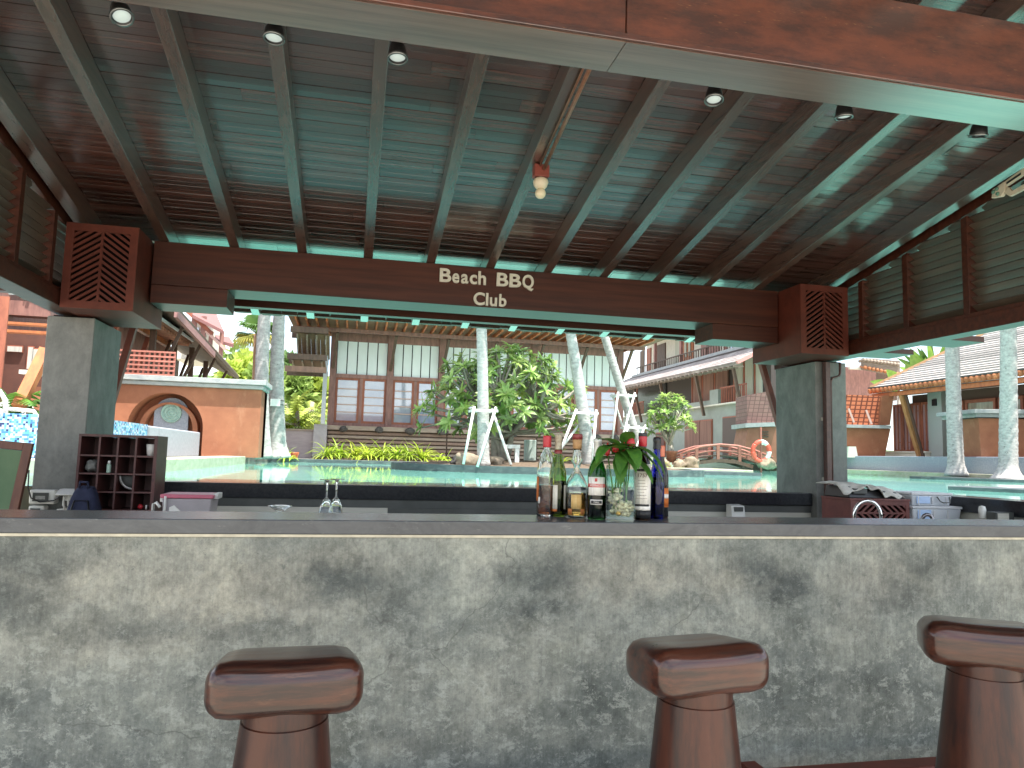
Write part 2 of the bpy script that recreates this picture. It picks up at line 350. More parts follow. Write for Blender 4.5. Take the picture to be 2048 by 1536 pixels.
# side counter
sc_ = thing('side_counter', 'black granite side counter running towards the viewer on the far right', 'counter', (4.85, 5.0, .03))
MB().box(4.75, 5.05, 2.9, 6.6, 1.0, 1.118).build('granite_edge', GRAN, sc_, bevel=.005); MB().box(4.80, 5.05, 2.95, 6.6, .031, .9995).build('base_panel', STEEL, sc_)
MB().box(4.45, 4.749, 3.4, 5.9, .86, .90).build('shelf', STEEL, sc_)

# ------------------------------------------------------------------ columns
def column(x0, x1, label):
    c = thing('concrete_column', label, 'column', ((x0+x1)/2, 6.32, .03), 'concrete columns at the back of the bar')
    MB().box(x0, x1, 6.0, 6.65, .031, 2.298).build('shaft', COLM, c, bevel=.006)
    MB().box(x0-.012, x1+.012, 5.99, 6.66, .031, .16).build('plinth', COLM, c)
    MB().box(x0+.03, x1-.03, 6.03, 6.6, 2.2985, 2.309).build('shim', DARK, c)
    return c
column(-2.285, -1.96, 'grey concrete column behind the pigeonhole shelf'); column(4.15, 4.475, 'grey concrete column with a brown downpipe on its front')
# ------------------------------------------------------------------ main beam, corbels, eave beam
mb = thing('main_beam', 'dark brown main beam that carries the white sign letters', 'beam', (1.1, 6.18, 2.59))
MB().box(-1.59, 3.775, 6.0, 6.37, 2.592, 2.935).build('beam', W_BEAM, mb, bevel=.005)
for x0, x1 in ((-1.59, -1.03), (3.12, 3.775)): MB().box(x0, x1, 6.004, 6.36, 2.448, 2.5905).build('corbel', W_BEAM, mb, bevel=.004)
eb = thing('eave_beam', 'darker eave beam beyond the main beam above the pool', 'beam', (1.1, 6.95, 2.63))
MB().box(-3.2, 5.4, 6.9, 7.0, 2.632, 2.762).build('beam', W_BEAM, eb)
nb = thing('near_beam', 'large weathered red brown beam overhead nearest the viewer', 'beam', (1.1, 2.74, 3.0))
MB().box(-3.6, .985, 2.62, 2.855, 3.014, 3.385).build('beam_length', W_NEAR, nb, bevel=.006); MB().box(.988, 6.2, 2.62, 2.855, 3.014, 3.385).build('beam_length', W_NEAR, nb, bevel=.006)
W_SHEEN = pm('soffit_sheen_wood', (.17, .10, .075), (.10, .055, .042), sc=(1.5, 30, 30), detail=8, rough=.4, bump=.2, bsc=(5, 110, 110), bdist=.003, coat=1, crough=.24, cior=3.0, rnd=.08)  # paler and glossier than the beam: its underside sheen put into the colour
for xa_, xb_ in ((-3.6, .985), (.988, 6.2)): MB().box(xa_, xb_, 2.622, 2.853, 3.0, 3.0135).build('soffit_board', W_SHEEN, nb)  # thin board added under the beam to carry that sheen
MB().box(-3.6, 6.2, 2.606, 2.619, 3.004, 3.03).build('bead', W_NEAR, nb, bevel=.004)
# ------------------------------------------------------------------ roof: rafters and boards
zr = lambda y: 2.94+.19*(6-y)           # underside of rafters
zbd = lambda y: zr(y)+.150              # underside of boards
rf = thing('bar_roof', 'brown timber roof of the bar with rafters and narrow ceiling boards', 'roof', (1.1, 4.0, 2.94))
RIDGE, BACK = 1.9, .75
for x in (-2.05, -1.52, -1.003, -.483, .041, .555, 1.062, 1.567, 2.079, 2.575, 3.075, 3.568, 4.215):
    w = .037 if -2 < x < 4 else .05
    mb_ = MB(); q = [(x-w, RIDGE, zr(RIDGE)), (x-w, 7.47, zr(7.47)), (x-w, 7.47, zbd(7.47)-.003), (x-w, RIDGE, zbd(RIDGE)-.003)]
    mb_.prism(q, (2*w, 0, 0)).build('rafter', W_RAFT, rf, bevel=.003)
for x in (-2.05, -.6, .9, 2.4, 4.215):
    q = [(x-.037, RIDGE-.003, zr(RIDGE)), (x-.037, BACK, zr(RIDGE)-.25), (x-.037, BACK, zr(RIDGE)-.10), (x-.037, RIDGE-.003, zr(RIDGE)+.147)]
    MB().prism(q, (.074, 0, 0)).build('rafter', W_NEAR, rf)
bw = .1085; y = RIDGE; k = 0
while y < 7.68:
    x = -3.3
    first = True
    while x < 5.5:
        ln = random.uniform(2.0, 4.2)
        x1 = min(5.5, x+ln)
        if 5.5-x1 < .9: x1 = 5.5
        dz, de = jit(.0016), jit(.0016); y0, y1 = y+.0016, y+bw-.0030
        b = MB(); q = [(x+.001, y0, zbd(y0)+dz), (x+.001, (y0+y1)/2-.0012, zbd((y0+y1)/2)+dz), (x+.001, (y0+y1)/2, zbd((y0+y1)/2)+dz+.004), (x+.001, (y0+y1)/2+.0012, zbd((y0+y1)/2)+dz), (x+.001, y1, zbd(y1)+de), (x+.001, y1, zbd(y1)+.03), (x+.001, y0, zbd(y0)+.03)]
        b.prism(q, (x1-x-.002, 0, 0)).build('ceiling_board', W_CEIL, rf)
        x = x1
    y += bw; k += 1
# tile layer on top (keeps the sun out), and the unseen slope towards the beach, ended short to let sunlight in
TILE = pm('roof_tile_brown', (.16, .08, .05), (.10, .05, .035), sc=(6, 6, 6), rough=.8, rnd=.15)
t = MB(); t.hexa([(-3.35, RIDGE, zbd(RIDGE)+.035), (5.55, RIDGE, zbd(RIDGE)+.035), (5.55, 7.80, zbd(7.80)+.035), (-3.35, 7.80, zbd(7.80)+.035), (-3.35, RIDGE, zbd(RIDGE)+.09), (5.55, RIDGE, zbd(RIDGE)+.09), (5.55, 7.80, zbd(7.80)+.09), (-3.35, 7.80, zbd(7.80)+.09)])
t.hexa([(-3.35, BACK, zbd(RIDGE)-.245), (5.55, BACK, zbd(RIDGE)-.245), (5.55, RIDGE-.002, zbd(RIDGE)+.005), (-3.35, RIDGE-.002, zbd(RIDGE)+.005), (-3.35, BACK, zbd(RIDGE)-.17), (5.55, BACK, zbd(RIDGE)-.17), (5.55, RIDGE-.002, zbd(RIDGE)+.09), (-3.35, RIDGE-.002, zbd(RIDGE)+.09)])
t.build('tile_layer', TILE, rf)
SHG = pm('eave_shingle', (.10, .055, .035), (.06, .03, .02), sc=(20, 20, 20), rough=.6, rnd=.25)
x = -3.2
while x < 5.4:
    w = random.uniform(.05, .34); L_ = random.choice((.05, .06, .075, .08, .085, .10, .11))
    ya = 7.735; MB().box(x, x+w-.006, ya, ya+L_, zbd(7.76)-.022+jit(.006), zbd(7.76)+.018).build('eave_shingle', SHG, rf); x += w
W_BRACE = pm('brace_wood', (.26, .085, .06), (.18, .06, .045), sc=(20, 20, 4), rough=.5, rnd=.1)
# ------------------------------------------------------------------ braces from the columns to the eave
for (xa, xb, lab) in ((-2.03, -1.955, 'sloping timber brace behind the left column'), (4.26, 4.20, 'sloping timber brace behind the right column')):
    br = thing('eave_brace', lab, 'brace', (xa, 6.66, 1.6), 'timber braces under the eave')
    MB().bar((xa, 6.70, 1.60), (xb, 7.12, 2.66), (.055), .06, (0, 1, 0)).build('brace', W_BRACE, br, bevel=.004)
# ------------------------------------------------------------------ side beams and louvred gables
def gable(xi, sgn, posts, label, blabel):
    b = thing('side_beam', blabel, 'beam', (xi, 4.5, 2.32), 'side beams of the bar')
    x0, x1 = (xi, xi+.16) if sgn > 0 else (xi-.16, xi)
    MB().box(x0, x1, 1.2, 6.9, 2.325, 2.43).build('beam', W_BEAM, b, bevel=.004)
    MB().box(x0+.015*(1 if sgn > 0 else 0)-(.0 if sgn > 0 else 0), x1-.015*(0 if sgn > 0 else 1), 1.2, 6.9, 2.4305, 2.462).build('sill', W_BEAM, b, bevel=.003)
    g = thing('louvred_gable', label, 'louvre', (xi, 4.4, 2.463), 'louvred gables at both sides of the bar')
    xc = (x0+x1)/2
    top = lambda y: zr(y)-.05
    MB().prism([(xc-.04, 1.3, zr(1.3)-.035), (xc-.04, 6.85, zr(6.85)-.035), (xc-.04, 6.85, zbd(6.85)-.004), (xc-.04, 1.3, zbd(1.3)-.004)], (.08, 0, 0)).build('top_rail', W_BEAM, g)
    ys = sorted(posts)
    for y in ys: MB().prism([(xc-.055, y-.028, 2.463), (xc-.055, y+.028, 2.463), (xc-.055, y+.028, top(y+.028)), (xc-.055, y-.028, top(y-.028))], (.11, 0, 0)).build('post', W_BEAM, g, bevel=.003)
    ends = [1.3]+ys+[6.45]
    for a, c in zip(ends[:-1], ends[1:]):
        z = 2.472
        while z < top(a)-.03:
            ya, yb = a+.03, c-.03
            # top edge of the panel follows the roof
            ylim = 6-(z+.032-2.91)/.19
            yb = min(yb, ylim)
            if yb-ya > .08:
                # slat tilted 45 degrees, low edge inwards
                s_ = -sgn
                q = [(xc-s_*.030, ya, z), (xc-s_*.040, ya, z+.010), (xc+s_*.026, ya, z+.052), (xc+s_*.036, ya, z+.042)]
                MB().prism(q, (0, yb-ya, 0)).build('slat', W_SLAT, g)
            z += .0605
    return g
gable(4.29, 1, [1.95, 2.6, 3.25, 3.86, 4.435, 5.036, 5.573], 'dark louvred gable on the right with sloping top', 'brown side beam under the right louvres')
gable(-2.10, -1, [3.86, 4.47, 5.045, 5.58], 'louvred gable on the left above the green chalkboard side', 'brown side beam under the left louvres')
for xx, xo in ((-2.05, -2.14), (4.215, 4.33)):
    pass
# ------------------------------------------------------------------ vent boxes on the column heads
def vent(x0, x1, label):
    v = thing('vent_box', label, 'vent box', ((x0+x1)/2, 6.0, 2.31), 'vent boxes on the column heads')
    y0, y1, z0, z1 = 5.67, 6.47, 2.312, 2.932
    b = MB(); b.box(x0, x1, 5.998, y1, z0, z1); b.build('box_back', W_VENT, v) if False else None
    b = MB(); b.box(x0, x0+.02, y0+.021, y1, z0, z1); b.box(x1-.02, x1, y0+.021, y1, z0, z1); b.box(x0+.0205, x1-.0205, y0+.021, y1, z0, z0+.02); b.box(x0+.0205, x1-.0205, y0+.021, y1, z1-.02, z1)
    b.build('box_body', W_VENT, v)
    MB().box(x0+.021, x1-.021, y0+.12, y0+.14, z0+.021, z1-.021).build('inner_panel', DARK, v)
    fw = .055; fx0, fx1, fz0, fz1 = x0+fw, x1-fw, z0+fw, z1-fw; xm = (x0+x1)/2; mw = .008
    b = MB(); b.box(x0, fx0, y0, y0+.02, z0, z1); b.box(fx1, x1, y0, y0+.02, z0, z1); b.box(fx0, fx1, y0, y0+.02, z0, fz0); b.box(fx0, fx1, y0, y0+.02, fz1, z1); b.build('front_frame', W_VENT, v)
    MB().box(xm-mw, xm+mw, y0+.001, y0+.019, fz0, fz1).build('mullion', W_VENT, v)
    for xa, xb, sl_ in ((fx0, xm-mw, .62), (xm+mw, fx1, -.62)):
        c0 = fz0-.3
        while c0 < fz1+.3:
            sl = sl_*1.15
            p4 = [(xa, c0), (xb, c0+sl*(xb-xa)), (xb, c0+sl*(xb-xa)+.023), (xa, c0+.023)]
            q = clip(p4, xa, xb, fz0, fz1)
            if q: MB().prism([(a, y0+.003, c) for a, c in q], (0, .014, 0)).build('slat', W_VENT, v)
            c0 += .045
    return v
vent(-2.09, -1.61, 'red brown chevron vent box above the left column'); vent(3.79, 4.262, 'red brown chevron vent box above the right column')
# ------------------------------------------------------------------ sign letters
def glyph(ch, size, ext, name, mat, parent, at, width=None, bev=0.0, rot=True, warp=None):
    cu = bpy.data.curves.new('t', 'FONT'); cu.body = ch; cu.size = size; cu.extrude = ext; cu.bevel_depth = bev; cu.bevel_resolution = 1; cu.offset = size*.012
    to = bpy.data.objects.new('t', cu); COL.objects.link(to); bpy.context.view_layer.update()
    me = bpy.data.meshes.new_from_object(to.evaluated_get(bpy.context.evaluated_depsgraph_get())); bpy.data.objects.remove(to); bpy.data.curves.remove(cu)
    me.name = name
    xs = [v.co.x for v in me.vertices]; x0 = min(xs); w = max(xs)-x0
    s = (width/w) if width else 1
    off = WL.get(parent.name, Vector((0, 0, 0)))
    for v in me.vertices:
        q = Vector(((v.co.x-x0)*s, -v.co.z, v.co.y))
        if warp: q = warp(q)
        v.co = q+Vector(at)-off
    me.materials.clear()
    o = link(name, me, mat, parent); WL[o.name] = off
    return o
sg = thing('sign_lettering', 'white raised letters reading Beach BBQ Club on the main beam', 'sign', (1.03, 5.98, 2.6))
def sx(px, py): return atY(px, py, 5.985).x
BL, BC = 2.783, 2.608
for ch, a, b, bl, sz in (('B', 879, 902.5, BL, .158), ('e', 904.5, 918.3, BL, .158), ('a', 922, 936.7, BL, .158), ('c', 939.5, 954.3, BL, .158), ('h', 956.3, 972, BL, .158),
                         ('B', 993.4, 1016.8, BL, .158), ('B', 1018.8, 1042.2, BL, .158), ('Q', 1045, 1067.6, BL, .158), ('C', 948.4, 970.9, BC, .146), ('l', 972.9, 977.7, BC, .146), ('u', 980.7, 995.3, BC, .146), ('b', 999.2, 1013.9, BC, .146)):
    xa, xb = sx(a, 560), sx(b, 560)
    glyph(ch, sz, .009, 'letter', SIGNW, sg, (xa, 5.9885, bl), xb-xa, .002)
# ------------------------------------------------------------------ downlights on the near beam
LENS = pm('lamp_lens', (.42, .50, .48), rough=.2, emit=((.85, .98, .95), .12))
RIM = pm('lamp_rim', (.18, .19, .19), rough=.25, metal=.8)
for k, (px, py, tx, ty, lab) in enumerate(((243, 30, .35, -.35, 'leftmost black spotlight on the near beam, tilted to the right'), (548, 72, 0, -.12, 'black spotlight in front of the third rafter'), (795, 112, .05, -.12, 'black spotlight hanging right of the fourth rafter'),
        (1428, 196, -.1, -.2, 'black spotlight above the eighth rafter, right of the bulb'), (1688, 230, .05, .1, 'second black spotlight from the right on the near beam'), (1957, 267, .05, .25, 'rightmost black spotlight on the near beam'))):
    c = atY(px, py, 2.945)
    d = thing('spotlight', lab, 'spotlight', c, 'spotlights on the near beam')
    ax = Vector((tx, ty, -1)).normalized(); M_ = Matrix.Translation(c) @ (-ax).to_track_quat('Z', 'Y').to_matrix().to_4x4()
    MB(M_).lathe([(0, .075), (.022, .075), (.026, .06), (.036, .03), (.04, .0), (.04, -.012), (.034, -.014), (.033, .004), (0, .004)], n=20).build('housing', BLACK, d, smooth=True)
    MB(M_).lathe([(.0405, -.004), (.0435, -.008), (.0435, -.015), (.036, -.0165), (.0345, -.012)], n=20).build('rim', RIM, d, smooth=True)
    MB(M_).lathe([(0, -.009), (.024, -.008), (.033, -.004)], n=20).build('lens', LENS, d, smooth=True)
    top = c-ax*.07
    MB().bar((top.x, top.y-.0, top.z), (top.x, 2.858, top.z+.03), .022, .03).build('arm', BLACK, d)
# ------------------------------------------------------------------ bulb on a conduit
PIPE = pm('brown_pipe', (.30, .15, .09), (.22, .10, .06), sc=(30, 30, 30), rough=.35)
bl = thing('ceiling_bulb', 'pale bulb in a cream holder under a red box on the sixth rafter', 'lamp', (1.10, 4.48, 3.1))
zc = zr(4.45)
MB().box(1.055, 1.155, 4.43, 4.50, zc-.085, zc-.002).build('junction_box', pm('red_box', (.28, .07, .05), (.2, .05, .04), rough=.45), bl, bevel=.006)
CERA = pm('cream_ceramic', (.75, .66, .50), rough=.35)
MB().lathe([(0, 0), (.030, 0), (.046, -.012), (.050, -.03), (.043, -.055), (.028, -.072), (0, -.072)], (1.105, 4.465, zc-.0855), 20).build('holder', CERA, bl, smooth=True)
MB().lathe([(0, 0), (.020, -.002), (.033, -.02), (.036, -.036), (.030, -.054), (.016, -.066), (0, -.069)], (1.105, 4.465, zc-.155), 20).build('bulb', pm('bulb_glass', (.80, .72, .52), rough=.25), bl, smooth=True)
MB().tube([(1.118, 4.44, zc-.035), (1.118, 2.87, zr(2.87)-.03)], .013, 8).build('conduit', PIPE, bl, smooth=True)
MB().tube([(1.09, 4.44, zc-.018), (1.09, 2.87, zr(2.87)-.018)], .007, 6).build('conduit', PIPE, bl, smooth=True)
# ------------------------------------------------------------------ downpipe on the right column
dp = thing('downpipe', 'brown downpipe with hooked overflow pipe on the right column', 'pipe', (4.22, 5.97, 1.0))
DPM = pm('downpipe_brown', (.12, .06, .05), (.08, .04, .035), sc=(20, 20, 20), rough=.45)
MB().box(4.215, 4.262, 5.93, 5.985, .95, 2.29).build('pipe', DPM, dp, bevel=.004)
MB().tube([(4.385, 5.96, 2.29), (4.385, 5.96, 2.20), (4.375, 5.96, 2.17), (4.34, 5.96, 2.155), (4.30, 5.96, 2.145), (4.285, 5.96, 2.11), (4.283, 5.96, 1.0)], .012, 8).build('overflow_pipe', DPM, dp, smooth=True)
for z in (1.2, 1.75): MB().box(4.205, 4.272, 5.985, 5.999, z, z+.03).build('clip', STEEL, dp)
# ------------------------------------------------------------------ white bracketed device on the right gable
wb = thing('wall_bracket', 'cream bracket with three green discs high on the right louvres', 'bracket', (4.12, 3.95, 3.1))
CRM = pm('cream_metal', (.72, .64, .50), (.62, .55, .43), sc=(15, 15, 15), rough=.45); GRN = pm('green_disc', (.16, .33, .25), rough=.4)
o_ = atX(1992, 388, 4.15); e_ = atX(2052, 352, 4.15); w1 = (e_-o_)
def wp(s, u): return o_+w1*s+Vector((0, 0, u))
MB().prism([wp(-.05, -.028), wp(.28, -.055), wp(.42, -.03), wp(.42, .035), wp(.0, .028)], (-.03, 0, 0)).build('plate', CRM, wb, bevel=.006)
for s, u in ((.05, .005), (.17, .012), (.19, -.025)):
    c = wp(s, u); MB(Matrix.Translation(c+Vector((-.031, 0, 0))) @ Matrix.Rotation(R(90), 4, 'Y')).lathe([(0, -.006), (.013, -.005), (.014, .0), (0, .0)], n=14).build('disc', GRN, wb, smooth=True)
MB().prism([wp(.42, .0), wp(1.6, .012), wp(1.6, .062), wp(.42, .035)], (-.026, 0, 0)).build('arm', CRM, wb, bevel=.004)
MB().prism([wp(.48, .006), wp(.95, .012), wp(.95, .026), wp(.48, .020)], (-.0285, 0, 0)).build('slot', BLACK, wb)
MB().prism([wp(.36, -.04), wp(.55, -.085), wp(1.6, -.10), wp(1.6, -.06), wp(.62, -.055), wp(.50, -.015)], (-.024, 0, 0)).build('lower_arm', CRM, wb, bevel=.004)
MB().bar(wp(1.2, -.02)+Vector((.0, 0, 0)), wp(1.2, -.02)+Vector((.16, 0, 0)), .03, .1).build('stem', CRM, wb)

for ya_ in (6.02, 5.21): MB().box(4.46, 5.24, ya_, ya_+.34, 2.425, 2.475).build('eave_outrigger', W_BEAM, rf, bevel=.004)
# ================================================================== things on and behind the bar
RED = pm('cap_red', (.42, .02, .03), rough=.35); KORK = pm('cork', (.48, .29, .13), (.36, .2, .09), sc=(60, 60, 60), rough=.8)
GL = glassm('clear_glass', (.93, .98, .97)); GLG = glassm('green_glass', (.36, .50, .06)); GLD = glassm('dark_green_glass', (.06, .30, .06)); GLB = glassm('cobalt_glass', (.02, .04, .75)); GLK = glassm('dark_glass', (.10, .05, .03))
LIQ = glassm('dark_liquid', (.35, .10, .04), ior=1.33); AMB = glassm('amber_liquid', (.80, .45, .10), ior=1.33)
PAPER = pm('label_paper', (.74, .71, .62), (.66, .62, .53), sc=(30, 30, 30), rough=.8); PAPW = pm('label_white', (.82, .80, .76), (.76, .74, .70), sc=(30, 30, 30), rough=.7)
LRED = pm('label_red', (.62, .12, .12), rough=.6); LBLK = pm('label_black', (.02, .02, .022), rough=.5); LORG = pm('label_orange', (.72, .24, .05), (.5, .12, .03), sc=(40, 40, 60), rough=.5)
FOILY = pm('foil_pale', (.45, .42, .30), (.25, .2, .14), sc=(60, 60, 60), rough=.45); FOILR = pm('foil_dark_red', (.20, .03, .03), rough=.4); BRASS = pm('brass', (.55, .38, .12), rough=.35, metal=.9)
CZ = 1.1005
def spot(px, py, r):
    q = atZ(px, py, CZ); d = Vector((q.x, q.y, 0)).normalized(); q = q+d*r; q.z = CZ; q.y = min(q.y, 3.018-r); return q
def arc_label(name, mat, par, c, r, z0, z1, mid, half, n=10, label=None):
    b = MB()
    for k in range(n):
        a, a2 = mid-half+2*half*k/n, mid-half+2*half*(k+1)/n
        b.poly([c+Vector((r*math.cos(a), r*math.sin(a), z0)), c+Vector((r*math.cos(a2), r*math.sin(a2), z0)), c+Vector((r*math.cos(a2), r*math.sin(a2), z1)), c+Vector((r*math.cos(a), r*math.sin(a), z1))])
    o = b.build(name, mat, par, smooth=True)
    sm = o.modifiers.new('thick', 'SOLIDIFY'); sm.thickness = .0008; sm.offset = 1
    return o
def face(c): return math.atan2(-c.y, -c.x)       # the side turned to the front
def ringtext(txt, size, mat, par, c, r, z, mid, name='lettering', width=None):
    q0 = (0, 0, 0)
    cu = bpy.data.curves.new('t', 'FONT'); cu.body = txt; cu.size = size; cu.align_x = 'CENTER'; cu.extrude = .0003
    to = bpy.data.objects.new('t', cu); COL.objects.link(to); bpy.context.view_layer.update()
    me = bpy.data.meshes.new_from_object(to.evaluated_get(bpy.context.evaluated_depsgraph_get())); bpy.data.objects.remove(to); bpy.data.curves.remove(cu)
    off = WL[par.name]
    for v in me.vertices:
        a = mid+v.co.x/r; rr = r+.0013+v.co.z
        v.co = c+Vector((rr*math.cos(a), rr*math.sin(a), z+v.co.y))-off
    me.name = name; me.materials.clear(); o = link(name, me, mat, par); WL[o.name] = off; return o
def shell(prof, th=.0025):
    """closed glass wall: outer profile up, inner profile back down"""
    inner = [(max(r-th, .0), z+(th*2 if k == 0 else 0)) for k, (r, z) in enumerate(prof)]
    inner[0] = (max(prof[0][0]-th, 0), prof[0][1]+th*2)
    return [(0, prof[0][1])]+prof+inner[::-1]+[(0, prof[0][1]+th*2)]
N_ = 28
# 1 clear bottle, red cap, dark liquid
c = spot(1083, 1030, .039); b1 = thing('bottle', 'clear bottle with red cap half full of dark liquid, leftmost of the row', 'bottle', c, 'bottles on the bar counter')
pr = [(.036, 0), (.0385, .008), (.0385, .185), (.036, .215), (.026, .248), (.016, .268), (.0135, .28), (.0135, .296)]
MB().lathe(shell(pr), c, N_).build('glass', GL, b1, smooth=True)
MB().lathe([(0, .008), (.034, .008), (.0355, .014), (.0355, .125), (0, .125)], c, N_).build('liquid', LIQ, b1, smooth=True)
MB().lathe([(0, .332), (.0165, .332), (.0175, .328), (.0175, .287), (.0160, .283), (.0138, .283), (.0138, .2965), (0, .2965)], c, N_).build('cap', RED, b1, smooth=True)
arc_label('label', LORG, b1, c, .0388, .06, .16, face(c)-1.35, .42); arc_label('stamp_label', PAPW, b1, c, .0394, .052, .078, face(c)-.78, .13)
# 2 green wine bottle
c = spot(1114, 1033, .038); b2 = thing('bottle', 'yellow green wine bottle with cream label and pale foil neck', 'bottle', c, 'bottles on the bar counter')
pr = [(.034, 0), (.0375, .006), (.0375, .15), (.034, .185), (.024, .225), (.0165, .262), (.0145, .285), (.0145, .325)]
MB().lathe(shell(pr), c, N_).build('glass', GLG, b2, smooth=True)
MB().lathe([(0, .008), (.033, .008), (.0345, .014), (.0345, .145), (0, .145)], c, N_).build('liquid', glassm('dark_wine', (.10, .06, .02), ior=1.33), b2, smooth=True)
MB().lathe([(0, .338), (.0155, .338), (.0165, .334), (.0165, .326), (.0152, .322), (.0152, .262), (.0168, .26)], c, N_).build('foil', FOILY, b2, smooth=True)
MB().lathe([(.0175, .258), (.0178, .262), (.0160, .274), (.0154, .274)], c, N_).build('foil_band', FOILR, b2, smooth=True)
arc_label('label', PAPER, b2, c, .0378, .03, .128, face(c)-.55, .55); arc_label('side_label', PAPER, b2, c, .0378, .03, .128, face(c)+1.05, .25)
arc_label('label_foot', LORG, b2, c, .0378, .02, .0295, face(c)-.45, .42)
# 3 decanter, square with a cork
c = spot(1152, 1036, .045); b3 = thing('bottle', 'clear pinched decanter with cork stopper and amber drink', 'bottle', c, 'bottles on the bar counter')
pr = [(.042, 0), (.0445, .006), (.0445, .125), (.038, .150), (.021, .178), (.011, .196), (.016, .215), (.0235, .232), (.020, .25), (.0165, .272), (.0165, .28)]
MB().lathe(shell(pr), c, N_).build('glass', GL, b3, smooth=True)
MB().lathe([(0, .008), (.040, .008), (.0412, .014), (.0412, .098), (0, .098)], c, N_).build('liquid', AMB, b3, smooth=True)
MB().lathe([(0, .275), (.0155, .275), (.0155, .281), (.018, .2815), (.020, .318), (0, .318)], c, N_).build('cork', KORK, b3, smooth=True)
MB().lathe([(0, .3185), (.0215, .3185), (.0215, .338), (.0195, .341), (0, .341)], c, N_).build('stopper_top', FOILR, b3, smooth=True)
arc_label('label', pm('label_amber', (.70, .50, .22), (.55, .33, .10), sc=(90, 90, 6), rough=.6), b3, c, .0448, .036, .094, face(c), .48)
for k in (-1, 1): arc_label('corner_label', pm('label_rust', (.42, .15, .04), rough=.6), b3, c, .0448, .012, .036, face(c)+k*.62, .2)
# 4 dark green liqueur bottle with printed label
c = spot(1193, 1039, .039); b4 = thing('bottle', 'dark green liqueur bottle with white label carrying a red band', 'bottle', c, 'bottles on the bar counter')
pr = [(.036, 0), (.0385, .006), (.0385, .165), (.036, .195), (.027, .222), (.018, .242), (.0155, .26), (.0155, .305)]
MB().lathe(shell(pr), c, N_).build('glass', GLD, b4, smooth=True)
MB().lathe([(0, .008), (.034, .008), (.0355, .014), (.0355, .10), (0, .10)], c, N_).build('liquid', glassm('green_liqueur', (.05, .12, .02), ior=1.33), b4, smooth=True)
MB().lathe([(0, .322), (.0165, .322), (.0175, .318), (.0175, .306), (.0162, .304), (.0162, .258), (.018, .25)], c, N_).build('foil', pm('foil_silver', (.55, .56, .52), rough=.4, metal=.4), b4, smooth=True)
arc_label('label', PAPW, b4, c, .0388, .095, .168, face(c)-.05, 1.0); arc_label('label_band', LRED, b4, c, .0397, .127, .141, face(c)-.05, 1.02)
ringtext('PERNOD', .0135, PAPW, b4, c, .0402, .1295, face(c)-.05); arc_label('emblem', LRED, b4, c, .0397, .150, .163, face(c)-.1, .13)
arc_label('lower_label', PAPW, b4, c, .0388, .058, .078, face(c)-.05, .66); arc_label('lower_print', LBLK, b4, c, .0397, .062, .074, face(c)-.05, .56)
ringtext('PARIS', .009, PAPW, b4, c, .0402, .065, face(c)-.05)
# 5 vase with stones, leaves and red buds
c = spot(1241, 1043, .061); c.y = min(c.y, 2.86); vz = thing('flower_vase', 'clear glass vase with pale stones at the bottom, among the bottles', 'vase', c)
MB().lathe([(0, 0), (.056, 0), (.0595, .006), (.0595, .218), (.0565, .218), (.0555, .016), (0, .014)], c, 36).build('glass', thin_glass('vase_glass', (.93, .985, .965)), vz, smooth=True)
STN = pm('shell_stone', (.62, .55, .40), (.45, .38, .26), sc=(60, 60, 60), rough=.7, rnd=.35)
def stone(name, mat, par, c, r, seed, nseg=7, flat=.75):
    rr = random.Random(seed); b = MB()
    prof = []
    for i in range(6):
        t = math.pi*i/5
        prof.append((r*math.sin(t) if 0 < i < 5 else 0, -r*flat*math.cos(t)))
    b.lathe(prof, (0, 0, 0), nseg); sx_, sy_, sz_ = rr.uniform(.8, 1.25), rr.uniform(.7, 1.1), rr.uniform(.7, 1.1)
    M_ = Matrix.Translation(c) @ Matrix.Rotation(rr.uniform(0, 6), 4, 'Z') @ Matrix.Rotation(rr.uniform(-.6, .6), 4, 'X')
    memo = {}
    for k, q in enumerate(b.v):
        key = tuple(round(x, 5) for x in q)
        if key not in memo: memo[key] = 1+rr.uniform(-.22, .22)
        b.v[k] = M_ @ (Vector((q.x*sx_, q.y*sy_, q.z*sz_))*memo[key])
    return b.build(name, mat, par, smooth=True)
rr = random.Random(5)
for k in range(110):
    a = rr.uniform(0, 6.28); q = .045*math.sqrt(rr.random()); h = rr.random()
    hz = .026+h*(.095 if math.cos(a-2.9) > 0 else .045)
    stone('pebble', STN, vz, c+Vector((q*math.cos(a), q*math.sin(a), hz)), rr.uniform(.009, .0135), k, 6)
stone('gold_shell', pm('gold_shell', (.60, .38, .05), (.4, .22, .03), sc=(70, 70, 70), rough=.35), vz, c+Vector((-.026, -.042, .030)), .012, 77)
VL = pm('bouquet_leaf', (.045, .15, .022), (.085, .22, .03), sc=(60, 60, 9), rough=.4, spec=.5, trans=.25, rnd=.2); VST = pm('bouquet_stem', (.10, .20, .05), rough=.5)
BUD = pm('red_bud', (.52, .02, .02), (.34, .015, .02), sc=(50, 50, 50), rough=.4)
bq = thing('bouquet', 'bunch of glossy green leaves with red torch buds standing in the vase', 'flowers', c+Vector((0, 0, .1)))
